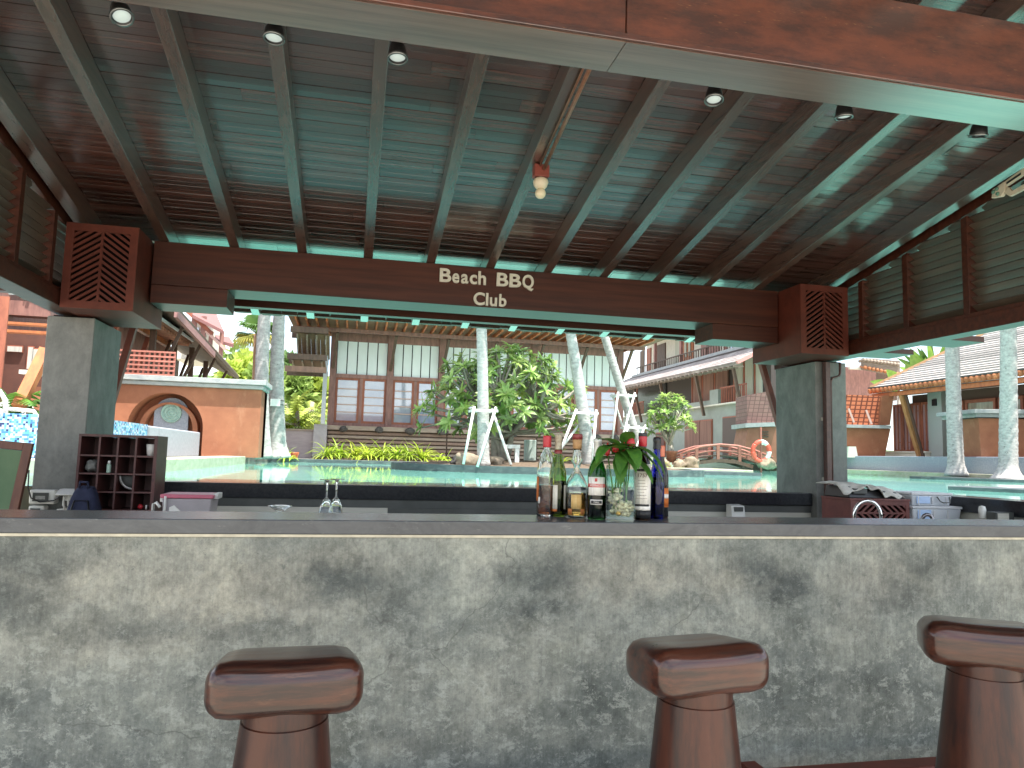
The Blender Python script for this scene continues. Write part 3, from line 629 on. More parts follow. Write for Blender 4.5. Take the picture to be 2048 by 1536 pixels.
def leaf_strip(b, base, d, nrm, L_, W_, droop=.6, n=6, fold=.25):
    """a folded blade along d, bending downwards"""
    d = Vector(d).normalized(); side = d.cross(Vector(nrm)).normalized(); nn = side.cross(d).normalized()
    pts = []; q = Vector(base); cur = d.copy()
    for k in range(n+1):
        t = k/n; wdt = W_*.5*math.sin(math.pi*min(1, .06+t*.94))**.8*(1-.25*t)
        if k == n: wdt = .0006
        pts.append((q.copy(), side*wdt, nn.copy(), cur.copy())); cur = (cur+Vector((0, 0, -droop/n))).normalized(); q = q+cur*(L_/n); nn = side.cross(cur).normalized()
    idx = []
    for q, s_, n_, _ in pts:
        idx.append((b.p(q-s_+n_*s_.length*fold), b.p(q), b.p(q+s_+n_*s_.length*fold)))
    for k in range(n):
        a, e = idx[k], idx[k+1]; b.f.append([a[0], a[1], e[1], e[0]]); b.f.append([a[1], a[2], e[2], e[1]])
rr = random.Random(3)
topc = c+Vector((.0, 0, .262))
LF = [(-64, 52, .13), (-50, 30, .15), (-36, 46, .11), (-20, -4, .16), (-2, 8, .15), (14, 6, .15), (24, 44, .12), (38, 20, .19), (60, -14, .20), (-78, 6, .14), (48, 48, .10), (6, 40, .09), (-12, 58, .10), (30, -8, .14), (-30, 4, .16)]
for k, (az, up_, L_) in enumerate(LF):
    a = R(-90+az+rr.uniform(-6, 6)); d = Vector((math.cos(a), math.sin(a)*.8, math.tan(R(up_)))).normalized()
    if up_ < 15: d = (d+Vector((0, 0, .35))).normalized()
    b = MB(); s0 = topc+Vector((rr.uniform(-.03, .03), rr.uniform(-.02, .02), rr.uniform(-.03, .03)))
    leaf_strip(b, s0, d, (0, 0, 1), L_*1.12, .070, droop=1.9 if up_ < 35 else 1.2, n=7); b.build('leaf', VL, bq, smooth=True, fixn=False)
for k, (dx, dz, r_) in enumerate(((-.028, .305, .016), (.036, .325, .018), (-.062, .292, .011), (.008, .296, .010))):
    p0 = c+Vector((dx*.4, .0, .03)); p1 = c+Vector((dx, -.01, dz-.03)); MB().tube([p0, (p0+p1)/2+Vector((.004, 0, 0)), p1], [.0035, .003, .003], 6).build('stem', VST, bq, smooth=True)
    ob = MB().lathe([(0, -.012), (r_*.8, -.004), (r_, .010), (r_*.8, .026), (r_*.35, .040), (0, .046)], p1, 10).build('bud', BUD, bq, smooth=True)
for k in range(5):
    a = k*1.3; p0 = c+Vector((.03*math.cos(a), .03*math.sin(a), .03)); MB().tube([p0, topc+Vector((.02*math.cos(a+1), .02*math.sin(a+1), -.02))], .0032, 6).build('stem', VST, bq, smooth=True)
# 6 white labelled bottle
c = spot(1284, 1041, .034); b6 = thing('bottle', 'bottle wrapped in a tall white label printed 1757', 'bottle', c, 'bottles on the bar counter')
pr = [(.031, 0), (.0335, .006), (.0335, .215), (.031, .235), (.021, .262), (.0155, .28), (.0145, .29), (.0145, .325)]
MB().lathe(shell(pr), c, N_).build('glass', GLK, b6, smooth=True)
arc_label('label', PAPW, b6, c, .0338, .058, .225, face(c), 1.35, 16)
arc_label('base_band', LBLK, b6, c, .0338, .010, .0395, face(c), 1.35, 16); arc_label('lower_label', PAPW, b6, c, .0338, .040, .0575, face(c), 1.35, 16)
for z0, z1 in ((.056, .064), (.195, .205)): arc_label('print_band', LBLK, b6, c, .0347, z0, z1, face(c)-.1, 1.0, 12)
ringtext('1757', .021, pm('print_maroon', (.10, .03, .03), rough=.6), b6, c, .0349, .172, face(c)-.02)
for k, (tx, z) in enumerate((('ESTABLISHED', .160), ('ROSSO', .148), ('di', .138), ('TORINO', .126), ('', .11))):
    if tx in ('ESTABLISHED',): continue
for z in (.158, .146, .134, .122, .110, .098, .086): arc_label('print_line', pm('print_grey', (.36, .33, .30), rough=.7), b6, c, .0347, z, z+.0022, face(c)-.1, .55+.2*math.sin(z*900), 8)
MB().lathe([(0, .351), (.0165, .351), (.0175, .347), (.0175, .338), (.017, .337)], c, N_).build('cap', LBLK, b6, smooth=True)
MB().lathe([(.017, .3368), (.0178, .334), (.0170, .298), (.0152, .296)], c, N_).build('neck_seal', RED, b6, smooth=True)
# 7 blue bottle
c = spot(1313, 1038, .032); b7 = thing('bottle', 'cobalt blue sparkling bottle with black capsule', 'bottle', c, 'bottles on the bar counter')
pr = [(.028, 0), (.0315, .006), (.0315, .145), (.029, .175), (.020, .215), (.0152, .25), (.0142, .275), (.0142, .325)]
MB().lathe(shell(pr, .0022), c, N_).build('glass', GLB, b7, smooth=True)
MB().lathe([(0, .008), (.027, .008), (.0288, .014), (.0288, .17), (0, .17)], c, N_).build('liquid', glassm('blue_wine', (.05, .06, .22), ior=1.33), b7, smooth=True)
MB().lathe([(0, .338), (.013, .338), (.0168, .332), (.0172, .322), (.0156, .316), (.0158, .300), (.0172, .296), (.0162, .288)], c, N_).build('capsule', BLACK, b7, smooth=True)
# 8 bottle behind
c = spot(1327, 1037, .033); c.y += .03; b8 = thing('bottle', 'dark bottle with orange label half hidden behind the blue one', 'bottle', c, 'bottles on the bar counter')
pr = [(.030, 0), (.0325, .006), (.0325, .165), (.028, .20), (.017, .232), (.0142, .25), (.0142, .285)]
MB().lathe(shell(pr), c, N_).build('glass', GLK, b8, smooth=True); arc_label('label', LORG, b8, c, .0328, .045, .125, face(c), 1.3, 14); arc_label('label_edge', PAPW, b8, c, .0338, .082, .10, face(c)+.6, .6, 8)
MB().lathe([(0, .305), (.0155, .305), (.0165, .30), (.0165, .262), (.015, .258)], c, N_).build('cap', pm('cap_coral', (.62, .18, .10), rough=.4), b8, smooth=True)
# stem glasses upside down on the inner counter
def flute(px, ptop, lab):
    q = atY(px, ptop, 3.35); z0 = .9405; h = q.z-z0
    g = thing('wine_glass', lab, 'wine glass', (q.x, q.y, z0), 'upside down glasses on the inner counter')
    pr_ = [(.032, 0), (.036, .03), (.034, .06), (.033, h*.42), (.027, h*.58), (.014, h*.68), (.0042, h*.72), (.0036, h*.82), (.004, h*.95), (.012, h*.985), (.033, h-.002), (.033, h), (0, h)]
    inn = [(.0305, 0), (.0345, .03), (.0325, .06), (.0315, h*.42), (.0255, h*.57), (.0125, h*.66), (0, h*.68)]
    MB().lathe(inn[::-1]+pr_, (q.x, q.y, z0), 22).build('glass', GL, g, smooth=True)
flute(655, 959, 'left of the two upside down stem glasses'); flute(674, 957.5, 'right of the two upside down stem glasses')
q = atY(560, 1014, 3.35); sd_ = thing('glass_dish', 'small clear footed glass dish on the inner counter', 'dish', (q.x, q.y, .9405)); hh = q.z-.9405+.004
MB().lathe([(0, 0), (.03, 0), (.028, .006), (.006, .012), (.005, hh-.03), (.012, hh-.024), (.044, hh-.004), (.052, hh), (.050, hh+.0015), (.04, hh-.001), (0, hh-.012)], (q.x, q.y, .9405), 24).build('glass', GL, sd_, smooth=True)
# white card box at the back right
q = atY(1478, 1026, 5.9)
pt = thing('payment_box', 'small white box with a dark window at the back counter', 'box', (q.x, 5.95, .8))
MB().prism([(q.x-.06, 5.9, .80), (q.x-.06, 6.02, .80), (q.x-.06, 6.02, q.z+.07), (q.x-.06, 5.93, q.z+.06)], (.13, 0, 0)).build('body', WHITE, pt, bevel=.006); MB().box(q.x-.035, q.x+.045, 5.906, 5.93, q.z+.012, q.z+.05).build('window', DGREY, pt)
MB().box(q.x-.08, q.x+.09, 5.86, 6.06, .70, .799).build('base', WHITE, pt)
# ------------------------------------------------------------------ pigeonhole shelf
PW = pm('pigeonhole_wood', (.10, .032, .028), (.06, .02, .018), sc=(20, 20, 20), rough=.45, rnd=.08)
ph = thing('pigeonhole_shelf', 'dark red wooden pigeonhole shelf in front of the left column', 'shelf', (-1.58, 5.6, .60))
X0, X1, Y0, Y1, Z0, Z1 = -1.835, -1.335, 5.50, 5.78, .60, 1.418
MB().box(X0, X1, Y0, Y1, Z1-.016, Z1).build('top', PW, ph); MB().box(X0, X1, Y0, Y1, Z0, Z0+.016).build('base', PW, ph)
MB().box(X0, X0+.016, Y0+.001, Y1, Z0+.0165, Z1-.0165).build('side_panel', PW, ph); MB().box(X1-.022, X1, Y0+.001, Y1, Z0+.0165, Z1-.0165).build('side_panel', PW, ph)
MB().box(X0+.017, X1-.0225, Y1-.012, Y1-.001, Z0+.017, Z1-.017).build('back_panel', PW, ph)
cw = (X1-.022-X0-.016)/4; rh = .1235
for k in range(1, 4): MB().box(X0+.016+k*cw-.006, X0+.016+k*cw+.006, Y0+.003, Y1-.0125, Z0+.017, Z1-.017).build('upright', PW, ph)
for k in range(1, 6): MB().box(X0+.0165, X1-.0225, Y0+.006, Y1-.0125, Z1-.016-k*rh-.011, Z1-.016-k*rh).build('shelf_board', PW, ph)
def cell(i, j): return Vector((X0+.016+(i+.5)*cw, Y0+.03, Z1-.016-(j+1)*rh+.001))
q = cell(3, 0)+Vector((.022, .05, 0)); cp = tag(MB().lathe([(0, 0), (.026, 0), (.034, .08), (.033, .08), (.025, .003), (0, .003)], q, 18).build('paper_cup', PAPW, None, smooth=True), 'white paper cup in the top right pigeonhole', 'cup')
q = cell(1, 1)+Vector((-.005, .03, 0)); sb = thing('spray_bottle', 'small pale green bottle in the second row of pigeonholes', 'bottle', q); MB().lathe([(0, 0), (.014, 0), (.015, .004), (.015, .055), (.008, .062), (0, .062)], q, 14).build('body', pm('mint_plastic', (.40, .55, .46), rough=.4), sb, smooth=True); MB().lathe([(0, .0625), (.010, .0625), (.010, .082), (0, .082)], q, 12).build('cap', WHITE, sb, smooth=True)
CLOTH = pm('grey_cloth', (.24, .24, .22), (.17, .17, .16), sc=(30, 30, 30), rough=.9, bump=.3); NAVY = pm('navy_fabric', (.012, .016, .045), (.02, .025, .06), sc=(30, 30, 30), rough=.85, bump=.3)
def cloth_lump(name, mat, c, sx_, sy_, sz_, lab, cat, seed, amp=.25):
    from mathutils import noise as mn
    b = bmesh.new(); bmesh.ops.create_icosphere(b, subdivisions=4, radius=1)
    for v in b.verts:
        q = v.co.copy(); f = 1+amp*(mn.noise(q*1.6+Vector((seed, 0, 0)))+.6*abs(mn.noise(q*4.1+Vector((0, seed, 0)))))
        z = q.z*sz_*f; v.co = Vector((q.x*sx_*f, q.y*sy_*f, z))
    mz = min(v.co.z for v in b.verts)
    for v in b.verts: v.co.z -= mz
    me = bpy.data.meshes.new(name); b.to_mesh(me); b.free()
    for p_ in me.polygons: p_.use_smooth = True
    o = link(name, me, mat); o.location = c; WL[o.name] = Vector(c); return tag(o, lab, cat)
cloth_lump('folded_cloth', CLOTH, cell(0, 1)+Vector((0, .05, 0)), .044, .05, .038, 'crumpled grey cloth in the left pigeonhole of the second row', 'cloth', 3, .35)
q = cell(2, 2); ht = thing('cap_hat', 'grey cap with white brim lying in the third row of pigeonholes', 'hat', q+Vector((0, .03, 0)))
Mh = Matrix.Translation(q+Vector((.045, .03, .105))) @ Matrix.Rotation(R(90), 4, 'X')
MB(Mh).lathe([(.086, -.006), (.100, .0), (.086, .006)], n=20, a0=R(180), a1=R(272)).build('brim', PAPW, ht, smooth=True)
MB(Mh).lathe([(.0, .012), (.05, .010), (.084, -.004), (.084, -.02), (0, -.02)], n=20, a0=R(180), a1=R(270)).build('crown', pm('hat_grey', (.07, .07, .065), rough=.9), ht, smooth=True)
q = cell(3, 3); rt = thing('red_tin', 'tiny red and white tin in the fourth row of pigeonholes', 'tin', q); MB(Matrix.Translation(q+Vector((-.01, .02, .018))) @ Matrix.Rotation(R(80), 4, 'X')).lathe([(0, 0), (.016, 0), (.016, .02), (0, .02)], n=14).build('body', RED, rt, smooth=True); MB().lathe([(0, 0), (.006, 0), (.006, .03), (0, .03)], q+Vector((.025, .02, 0)), 10).build('tube', WHITE, rt, smooth=True)
# backpack
bk = thing('backpack', 'navy blue backpack standing below the pigeonholes', 'backpack', (-1.72, 5.36, .62))
b = bmesh.new(); bmesh.ops.create_cube(b, size=1); bmesh.ops.subdivide_edges(b, edges=b.edges, cuts=5, use_grid_fill=True)
from mathutils import noise as _mn
for v in b.verts:
    q = v.co*2; l4 = (abs(q.x)**4+abs(q.y)**4+abs(q.z)**4)**.25; q = q/max(l4, .01); t = (q.z+1)/2
    w_ = 1-.42*max(0, t-.35)**1.5*1.6
    v.co = Vector((q.x*.105*w_+.006*_mn.noise(q*2.2), q.y*.075*w_+.008*_mn.noise(q*3), t*.455+.008*_mn.noise(q*2)))
me = bpy.data.meshes.new('body'); b.to_mesh(me); b.free()
for p_ in me.polygons: p_.use_smooth = True
o = link('body', me, NAVY, bk)
MB().tube([(-1.75, 5.33, 1.06), (-1.745, 5.32, 1.10), (-1.70, 5.32, 1.10), (-1.695, 5.33, 1.06)], .008, 6).build('handle', NAVY, bk, smooth=True)
MB().tube([(-1.79, 5.285, .66), (-1.79, 5.27, .84), (-1.76, 5.29, .98), (-1.68, 5.29, .98), (-1.65, 5.27, .84), (-1.65, 5.285, .66)], .006, 6).build('zip_pocket', BLACK, bk, smooth=True)
# white floodlight boxes
def flood(px0, px1, py0, py1, lab, tilt):
    a = atY(px0, py0, 5.93); e = atY(px1, py1, 5.93); cx_ = (a.x+e.x)/2; w_ = e.x-a.x; h = a.z-e.z
    f = thing('meter_box', lab, 'box', (cx_, 5.95, e.z), 'white boxes at the foot of the left column')
    MB().box(a.x, e.x, 5.90, 5.985, e.z, a.z).build('case', WHITE, f, bevel=.012)
    MB().box(a.x+w_*.16, e.x-w_*.24, 5.894, 5.8985, e.z+h*.2, a.z-h*.2).build('window', DGREY, f); MB().box(a.x+w_*.28, e.x-w_*.36, 5.891, 5.8935, e.z+h*.34, a.z-h*.42).build('plate', pm('plate_grey', (.45, .45, .42), (.3, .3, .28), sc=(80, 80, 80), rough=.6), f)
flood(62, 112, 979, 1008, 'upper white box with a grey window at the column foot', 0); flood(60, 90, 1011, 1036, 'lower white box half hidden by the counter', 0)
a = atY(113, 982, 5.85); ad = thing('wall_socket', 'white socket outlet with folded cables beside the white boxes', 'socket', (a.x+.07, 5.9, a.z-.14))
MB().prism([(a.x, 5.83, a.z-.03), (a.x, 5.98, a.z-.03), (a.x, 5.98, a.z+.012), (a.x, 5.90, a.z+.012), (a.x, 5.83, a.z-.02)], (.145, 0, 0)).build('hood', WHITE, ad, bevel=.005); MB().box(a.x+.015, a.x+.13, 5.94, 5.984, a.z-.075, a.z-.031).build('socket_plate', WHITE, ad, bevel=.004)
for k, dx in enumerate((.045, .06, .078, .095)): MB().tube([(a.x+dx, 5.87, a.z-.035), (a.x+dx+jit(.02), 5.86, a.z-.065), (a.x+dx+jit(.03), 5.86, a.z-.10), (a.x+dx+jit(.02), 5.87, a.z-.14)], .006, 6).build('cable', WHITE, ad, smooth=True)
MB().box(a.x+.0, a.x+.13, 5.88, 5.984, a.z-.165, a.z-.13).build('lower_plate', WHITE, ad, bevel=.004)
cb = thing('black_cable', 'black cable looping across the white boxes', 'cable', (-2.1, 5.88, .9))
MB().tube([atY(58, 940, 5.88), atY(56, 975, 5.88), atY(62, 996, 5.88), atY(80, 1004, 5.87), atY(108, 1001, 5.87), atY(120, 993, 5.86), (atY(126, 990, 5.85))], .005, 6).build('cable', BLACK, cb, smooth=True)
# green chalkboard
cbd = thing('chalkboard', 'green chalkboard in a brown wooden frame leaning at the far left', 'chalkboard', (-2.3, 5.1, .5))
Mx = Matrix.Translation((-1.995, 5.2, 1.342)) @ Matrix.Rotation(R(4.5), 4, 'Y') @ Matrix.Rotation(R(-6), 4, 'X')
FRM = pm('board_frame', (.16, .062, .034), (.11, .042, .026), sc=(30, 30, 6), rough=.55)
MB(Mx).box(-.70, -.05, -.002, .012, -.80, -.052).build('board', pm('chalk_green', (.085, .15, .075), (.12, .19, .10), sc=(3, 3, 3), rough=.75, c3=(.20, .26, .17), sc3=(5, 5, 9), lo3=.55, hi3=.8), cbd)
for bx in ((-.0505, 0, -.85, 0), (-.75, -.7005, -.85, 0)): MB(Mx).box(bx[0], bx[1], -.012, .022, bx[2], bx[3]).build('frame_post', FRM, cbd, bevel=.003)
MB(Mx).box(-.70, -.051, -.011, .021, -.0505, -.001).build('frame_rail', FRM, cbd, bevel=.003); MB(Mx).box(-.70, -.051, -.011, .021, -.849, -.8005).build('frame_rail', FRM, cbd, bevel=.003)
# pink lidded bin
a = atY(320, 988, 5.2); e = atY(430, 985, 5.2); pb = thing('storage_bin', 'clear storage bin with a pink lid beside the pigeonholes', 'storage box', ((a.x+e.x)/2, 5.3, .70))
BINP = pm('smoky_plastic', (.42, .38, .40), (.36, .33, .34), sc=(9, 9, 9), rough=.35); PINK = pm('pink_plastic', (.55, .14, .20), rough=.4)
zt = 1.036
b = MB(); b.hexa([(a.x+.03, 5.23, .70), (e.x-.04, 5.23, .70), (e.x-.04, 5.46, .70), (a.x+.03, 5.46, .70), (a.x+.012, 5.21, zt-.028), (e.x-.02, 5.21, zt-.028), (e.x-.02, 5.48, zt-.028), (a.x+.012, 5.48, zt-.028)]); b.build('tub', BINP, pb, bevel=.008)
MB().box(a.x, e.x-.008, 5.20, 5.49, zt-.027, zt).build('lid', PINK, pb, bevel=.008); MB().box(e.x-.02, e.x+.012, 5.26, 5.42, zt-.032, zt+.006).build('clip', WHITE, pb, bevel=.004); MB().box(a.x-.012, a.x+.012, 5.26, 5.42, zt-.055, zt-.028).build('clip', WHITE, pb, bevel=.004)
MB().prism([(a.x+.06, 5.2125, .87), (a.x+.19, 5.2125, .87), (a.x+.09, 5.207, .965), (a.x+.06, 5.207, .95)], (0, -.003, 0)).build('paper', PAPW, pb)
q = atY(306, 1020, 5.2); tz = thing('tap_fitting', 'small white tap fitting left of the pink lidded bin', 'tap', (q.x, q.y, .7))
MB().tube([(q.x, q.y, .7), (q.x, q.y, q.z+.04), (q.x+.02, q.y-.01, q.z+.05), (q.x+.045, q.y-.02, q.z+.02)], .010, 8).build('spout', WHITE, tz, smooth=True); MB().tube([(q.x+.07, q.y, .7), (q.x+.07, q.y, q.z+.09)], .008, 8).build('pipe', WHITE, tz, smooth=True)
# ------------------------------------------------------------------ right: slatted red cabinet with towel
CABR = pm('cabinet_red', (.17, .05, .04), (.12, .035, .03), sc=(14, 14, 14), rough=.5)
kc = thing('slatted_cabinet', 'dark red cabinet with a chevron lattice front by the right column', 'cabinet', (4.0, 5.2, .5))
x0, x1, y0, y1, zt = 3.752, 4.272, 5.0, 5.36, 1.093
b = MB(); b.box(x0, x0+.015, y0+.021, y1, .5, zt-.0185); b.box(x1-.015, x1, y0+.021, y1, .5, zt-.0185); b.box(x0+.016, x1-.016, y1-.015, y1, .5, zt-.0185); b.build('carcass', CABR, kc)
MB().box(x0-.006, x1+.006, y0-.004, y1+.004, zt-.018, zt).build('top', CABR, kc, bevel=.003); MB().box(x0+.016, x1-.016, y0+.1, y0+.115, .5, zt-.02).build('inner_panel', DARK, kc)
fw = .032; b = MB(); b.box(x0, x0+fw, y0, y0+.02, .5, zt-.0185); b.box(x1-fw, x1, y0, y0+.02, .5, zt-.0185); b.box(x0+fw, x1-fw, y0, y0+.02, zt-.0185-fw, zt-.0185); b.build('front_frame', CABR, kc)
xm = (x0+x1)/2; zm = .982
MB().box(xm-.008, xm+.008, y0+.001, y0+.019, .5, zt-.0185-fw).build('mullion', CABR, kc); MB().box(x0+fw, xm-.008, y0+.001, y0+.019, zm-.007, zm+.007).build('rail', CABR, kc); MB().box(xm+.008, x1-fw, y0+.001, y0+.019, zm-.007, zm+.007).build('rail', CABR, kc)
for (xa, xb, za, zb, s_) in ((x0+fw, xm-.008, zm+.007, zt-.0185-fw, .85), (xm+.008, x1-fw, zm+.007, zt-.0185-fw, -.85), (x0+fw, xm-.008, .80, zm-.007, -.85), (xm+.008, x1-fw, .80, zm-.007, .85)):
    c0 = za-.35
    while c0 < zb+.35:
        q = clip([(xa, c0), (xb, c0+s_*(xb-xa)), (xb, c0+s_*(xb-xa)+.02), (xa, c0+.02)], xa, xb, za, zb)
        if q: MB().prism([(u, y0+.003, v) for u, v in q], (0, .013, 0)).build('slat', CABR, kc)
        c0 += .047
kd = thing('drinks_cooler', 'black low box on the red cabinet, half under a towel', 'box', (3.85, 5.2, zt))
MB().hexa([(3.50, 5.22, .95), (3.95, 5.22, .95), (3.95, 5.5, .95), (3.50, 5.5, .95), (3.50, 5.28, zt+.075), (3.93, 5.28, zt+.045), (3.93, 5.5, zt+.045), (3.50, 5.5, zt+.075)]).build('body', BLACK, kd, bevel=.008) if False else None
MB().hexa([(3.76, 5.03, zt+.001), (4.24, 5.03, zt+.001), (4.24, 5.34, zt+.001), (3.76, 5.34, zt+.001), (3.775, 5.06, zt+.09), (4.21, 5.06, zt+.05), (4.21, 5.33, zt+.05), (3.775, 5.33, zt+.09)]).build('body', BLACK, kd, bevel=.008); MB().box(3.80, 3.92, 5.028, 5.045, zt+.035, zt+.075).build('front_panel', DGREY, kd)

# towel draped
def towel():
    from mathutils import noise as mn
    b = MB(); nx, ny = 40, 16
    def zz(u, v):
        x = 3.70+u*.56
        ridge = zt+.125-.050*u
        f = 0
        z = ridge+.010*mn.noise(Vector((u*9, v*3, .3)))+.005*math.sin(u*26+v*2)
        y = 5.02+v*.34
        if v < .22:
            t = (.22-v)/.22; z -= t*(.045+.03*math.sin(u*9+1)+.012*math.sin(u*31)); y -= .008*t+.012*math.sin(u*24)*t
        if u < .12: z += -.2*(.12-u)
        if u > .9: z -= (u-.9)*.5
        return Vector((x, y, z))
    idx = [[b.p(zz(i/nx, j/ny)) for i in range(nx+1)] for j in range(ny+1)]
    for j in range(ny):
        for i in range(nx): b.f.append([idx[j][i], idx[j][i+1], idx[j+1][i+1], idx[j+1][i]])
    o = b.build('towel', pm('towel_grey', (.66, .64, .58), (.52, .51, .46), sc=(25, 25, 25), rough=.95, bump=.4, bsc=(160, 160, 160)), None, smooth=True)
    sm = o.modifiers.new('thick', 'SOLIDIFY'); sm.thickness = .006
    return tag(o, 'creased grey towel draped over the black box', 'towel')
towel()
# plastic bins
CLP = pm('milky_plastic', (.84, .86, .88), (.76, .80, .85), sc=(5, 5, 5), rough=.3, trans=.3); WPL = pm('white_tub_plastic', (.80, .80, .80), (.72, .73, .75), sc=(6, 6, 6), rough=.35, trans=.2)
def tub(x0, x1, y0, y1, z0, z1, lab, hnd):
    t = thing('plastic_tub', lab, 'storage box', ((x0+x1)/2, (y0+y1)/2, z0), 'plastic tubs stacked on the side counter')
    b = MB(); b.hexa([(x0+.02, y0+.02, z0), (x1-.02, y0+.02, z0), (x1-.02, y1-.02, z0), (x0+.02, y1-.02, z0), (x0+.006, y0+.006, z1-.021), (x1-.006, y0+.006, z1-.021), (x1-.006, y1-.006, z1-.021), (x0+.006, y1-.006, z1-.021)]); b.build('tub_body', CLP, t, bevel=.01)
    MB().box(x0, x1, y0, y1, z1-.0205, z1).build('lid', WPL, t, bevel=.006); MB().box(x0+.05, x0+.17, y0+.003, y0+.010, z0+.02, z1-.03).build('panel_print', pm('blue_print', (.45, .60, .85), rough=.4), t)
    if hnd: MB().tube([(x0+.235, y0+.004, z1-.03), (x0+.25, y0-.012, z1-.065), (x0+.27, y0-.018, z1-.075), (x0+.335, y0-.018, z1-.075), (x0+.355, y0+.004, z1-.03)], .005, 6).build('handle', DGREY, t, smooth=True)
    for k in range(3): MB().box(x0+.06+k*.13, x0+.068+k*.13, y0+.001, y0+.009, z0+.01, z1-.03).build('rib', WPL, t)
tub(4.285, 4.745, 4.98, 5.38, .905, 1.042, 'lower white plastic tub beside the red cabinet', False); tub(4.295, 4.68, 5.0, 5.36, 1.0425, 1.146, 'upper plastic tub with a dark wire handle', True)
# faucets
def faucet(px, ptop, half, Y, lab, r=.012, mat=CHROME):
    t = atY(px, ptop, Y); rr_ = half/1461.15*Y*1.1; z0 = .9405
    f = thing('faucet', lab, 'faucet', (t.x, t.y, z0), 'faucets of the inner counter')
    pts = [(t.x-rr_, Y, z0), (t.x-rr_, Y, t.z-rr_)]+[(t.x-rr_*math.cos(math.pi*k/10), Y-.02*k/10, t.z-rr_+rr_*math.sin(math.pi*k/10)) for k in range(1, 11)]+[(t.x+rr_, Y-.02, t.z-rr_-.05)]
    MB().tube(pts, r, 10).build('spout', mat, f, smooth=True); MB().lathe([(0, 0), (.026, 0), (.024, .02), (.014, .025), (.013, .05), (0, .05)], (t.x-rr_, Y, z0), 14).build('base', mat, f, smooth=True)
    MB().lathe([(r*1.25, -.012), (r*1.25, .012)], (t.x+rr_, Y-.02, t.z-rr_-.04), 10).build('nozzle', mat, f, smooth=True)
faucet(1732, 1001, 28, 3.55, 'large chrome gooseneck faucet in front of the red cabinet', .009)
faucet(1852, 1029, 9, 3.5, 'small black and chrome faucet top in front of the plastic tubs', .010, pm('dark_chrome', (.2, .19, .2), rough=.15, metal=1))
q = atY(1968, 1036, 4.2); cu_ = tag(MB().lathe([(0, 0), (.022, 0), (.026, .06), (.020, .085), (0, .09)], (q.x+.35*0, 4.6, .9005), 16).build('white_jug', WHITE, None, smooth=True), 'small white jug under the black side counter', 'jug'); cu_.location.x = atY(1965, 1036, 4.6).x; cu_.location.z = atY(1965, 1036, 4.6).z
MB().box(0, 0, 0, 0, 0, 0) if False else None
q = atY(2005, 1030, 4.5); fr = thing('small_radio', 'dark box in a pale frame under the side counter', 'box', (q.x, 4.5, q.z-.05)); MB().box(q.x-.06, q.x+.10, 4.5, 4.58, q.z-.06, q.z+.018).build('case', DGREY, fr); MB().box(q.x-.045, q.x+.05, 4.494, 4.4995, q.z-.04, q.z+.012).build('frame', STEEL, fr)
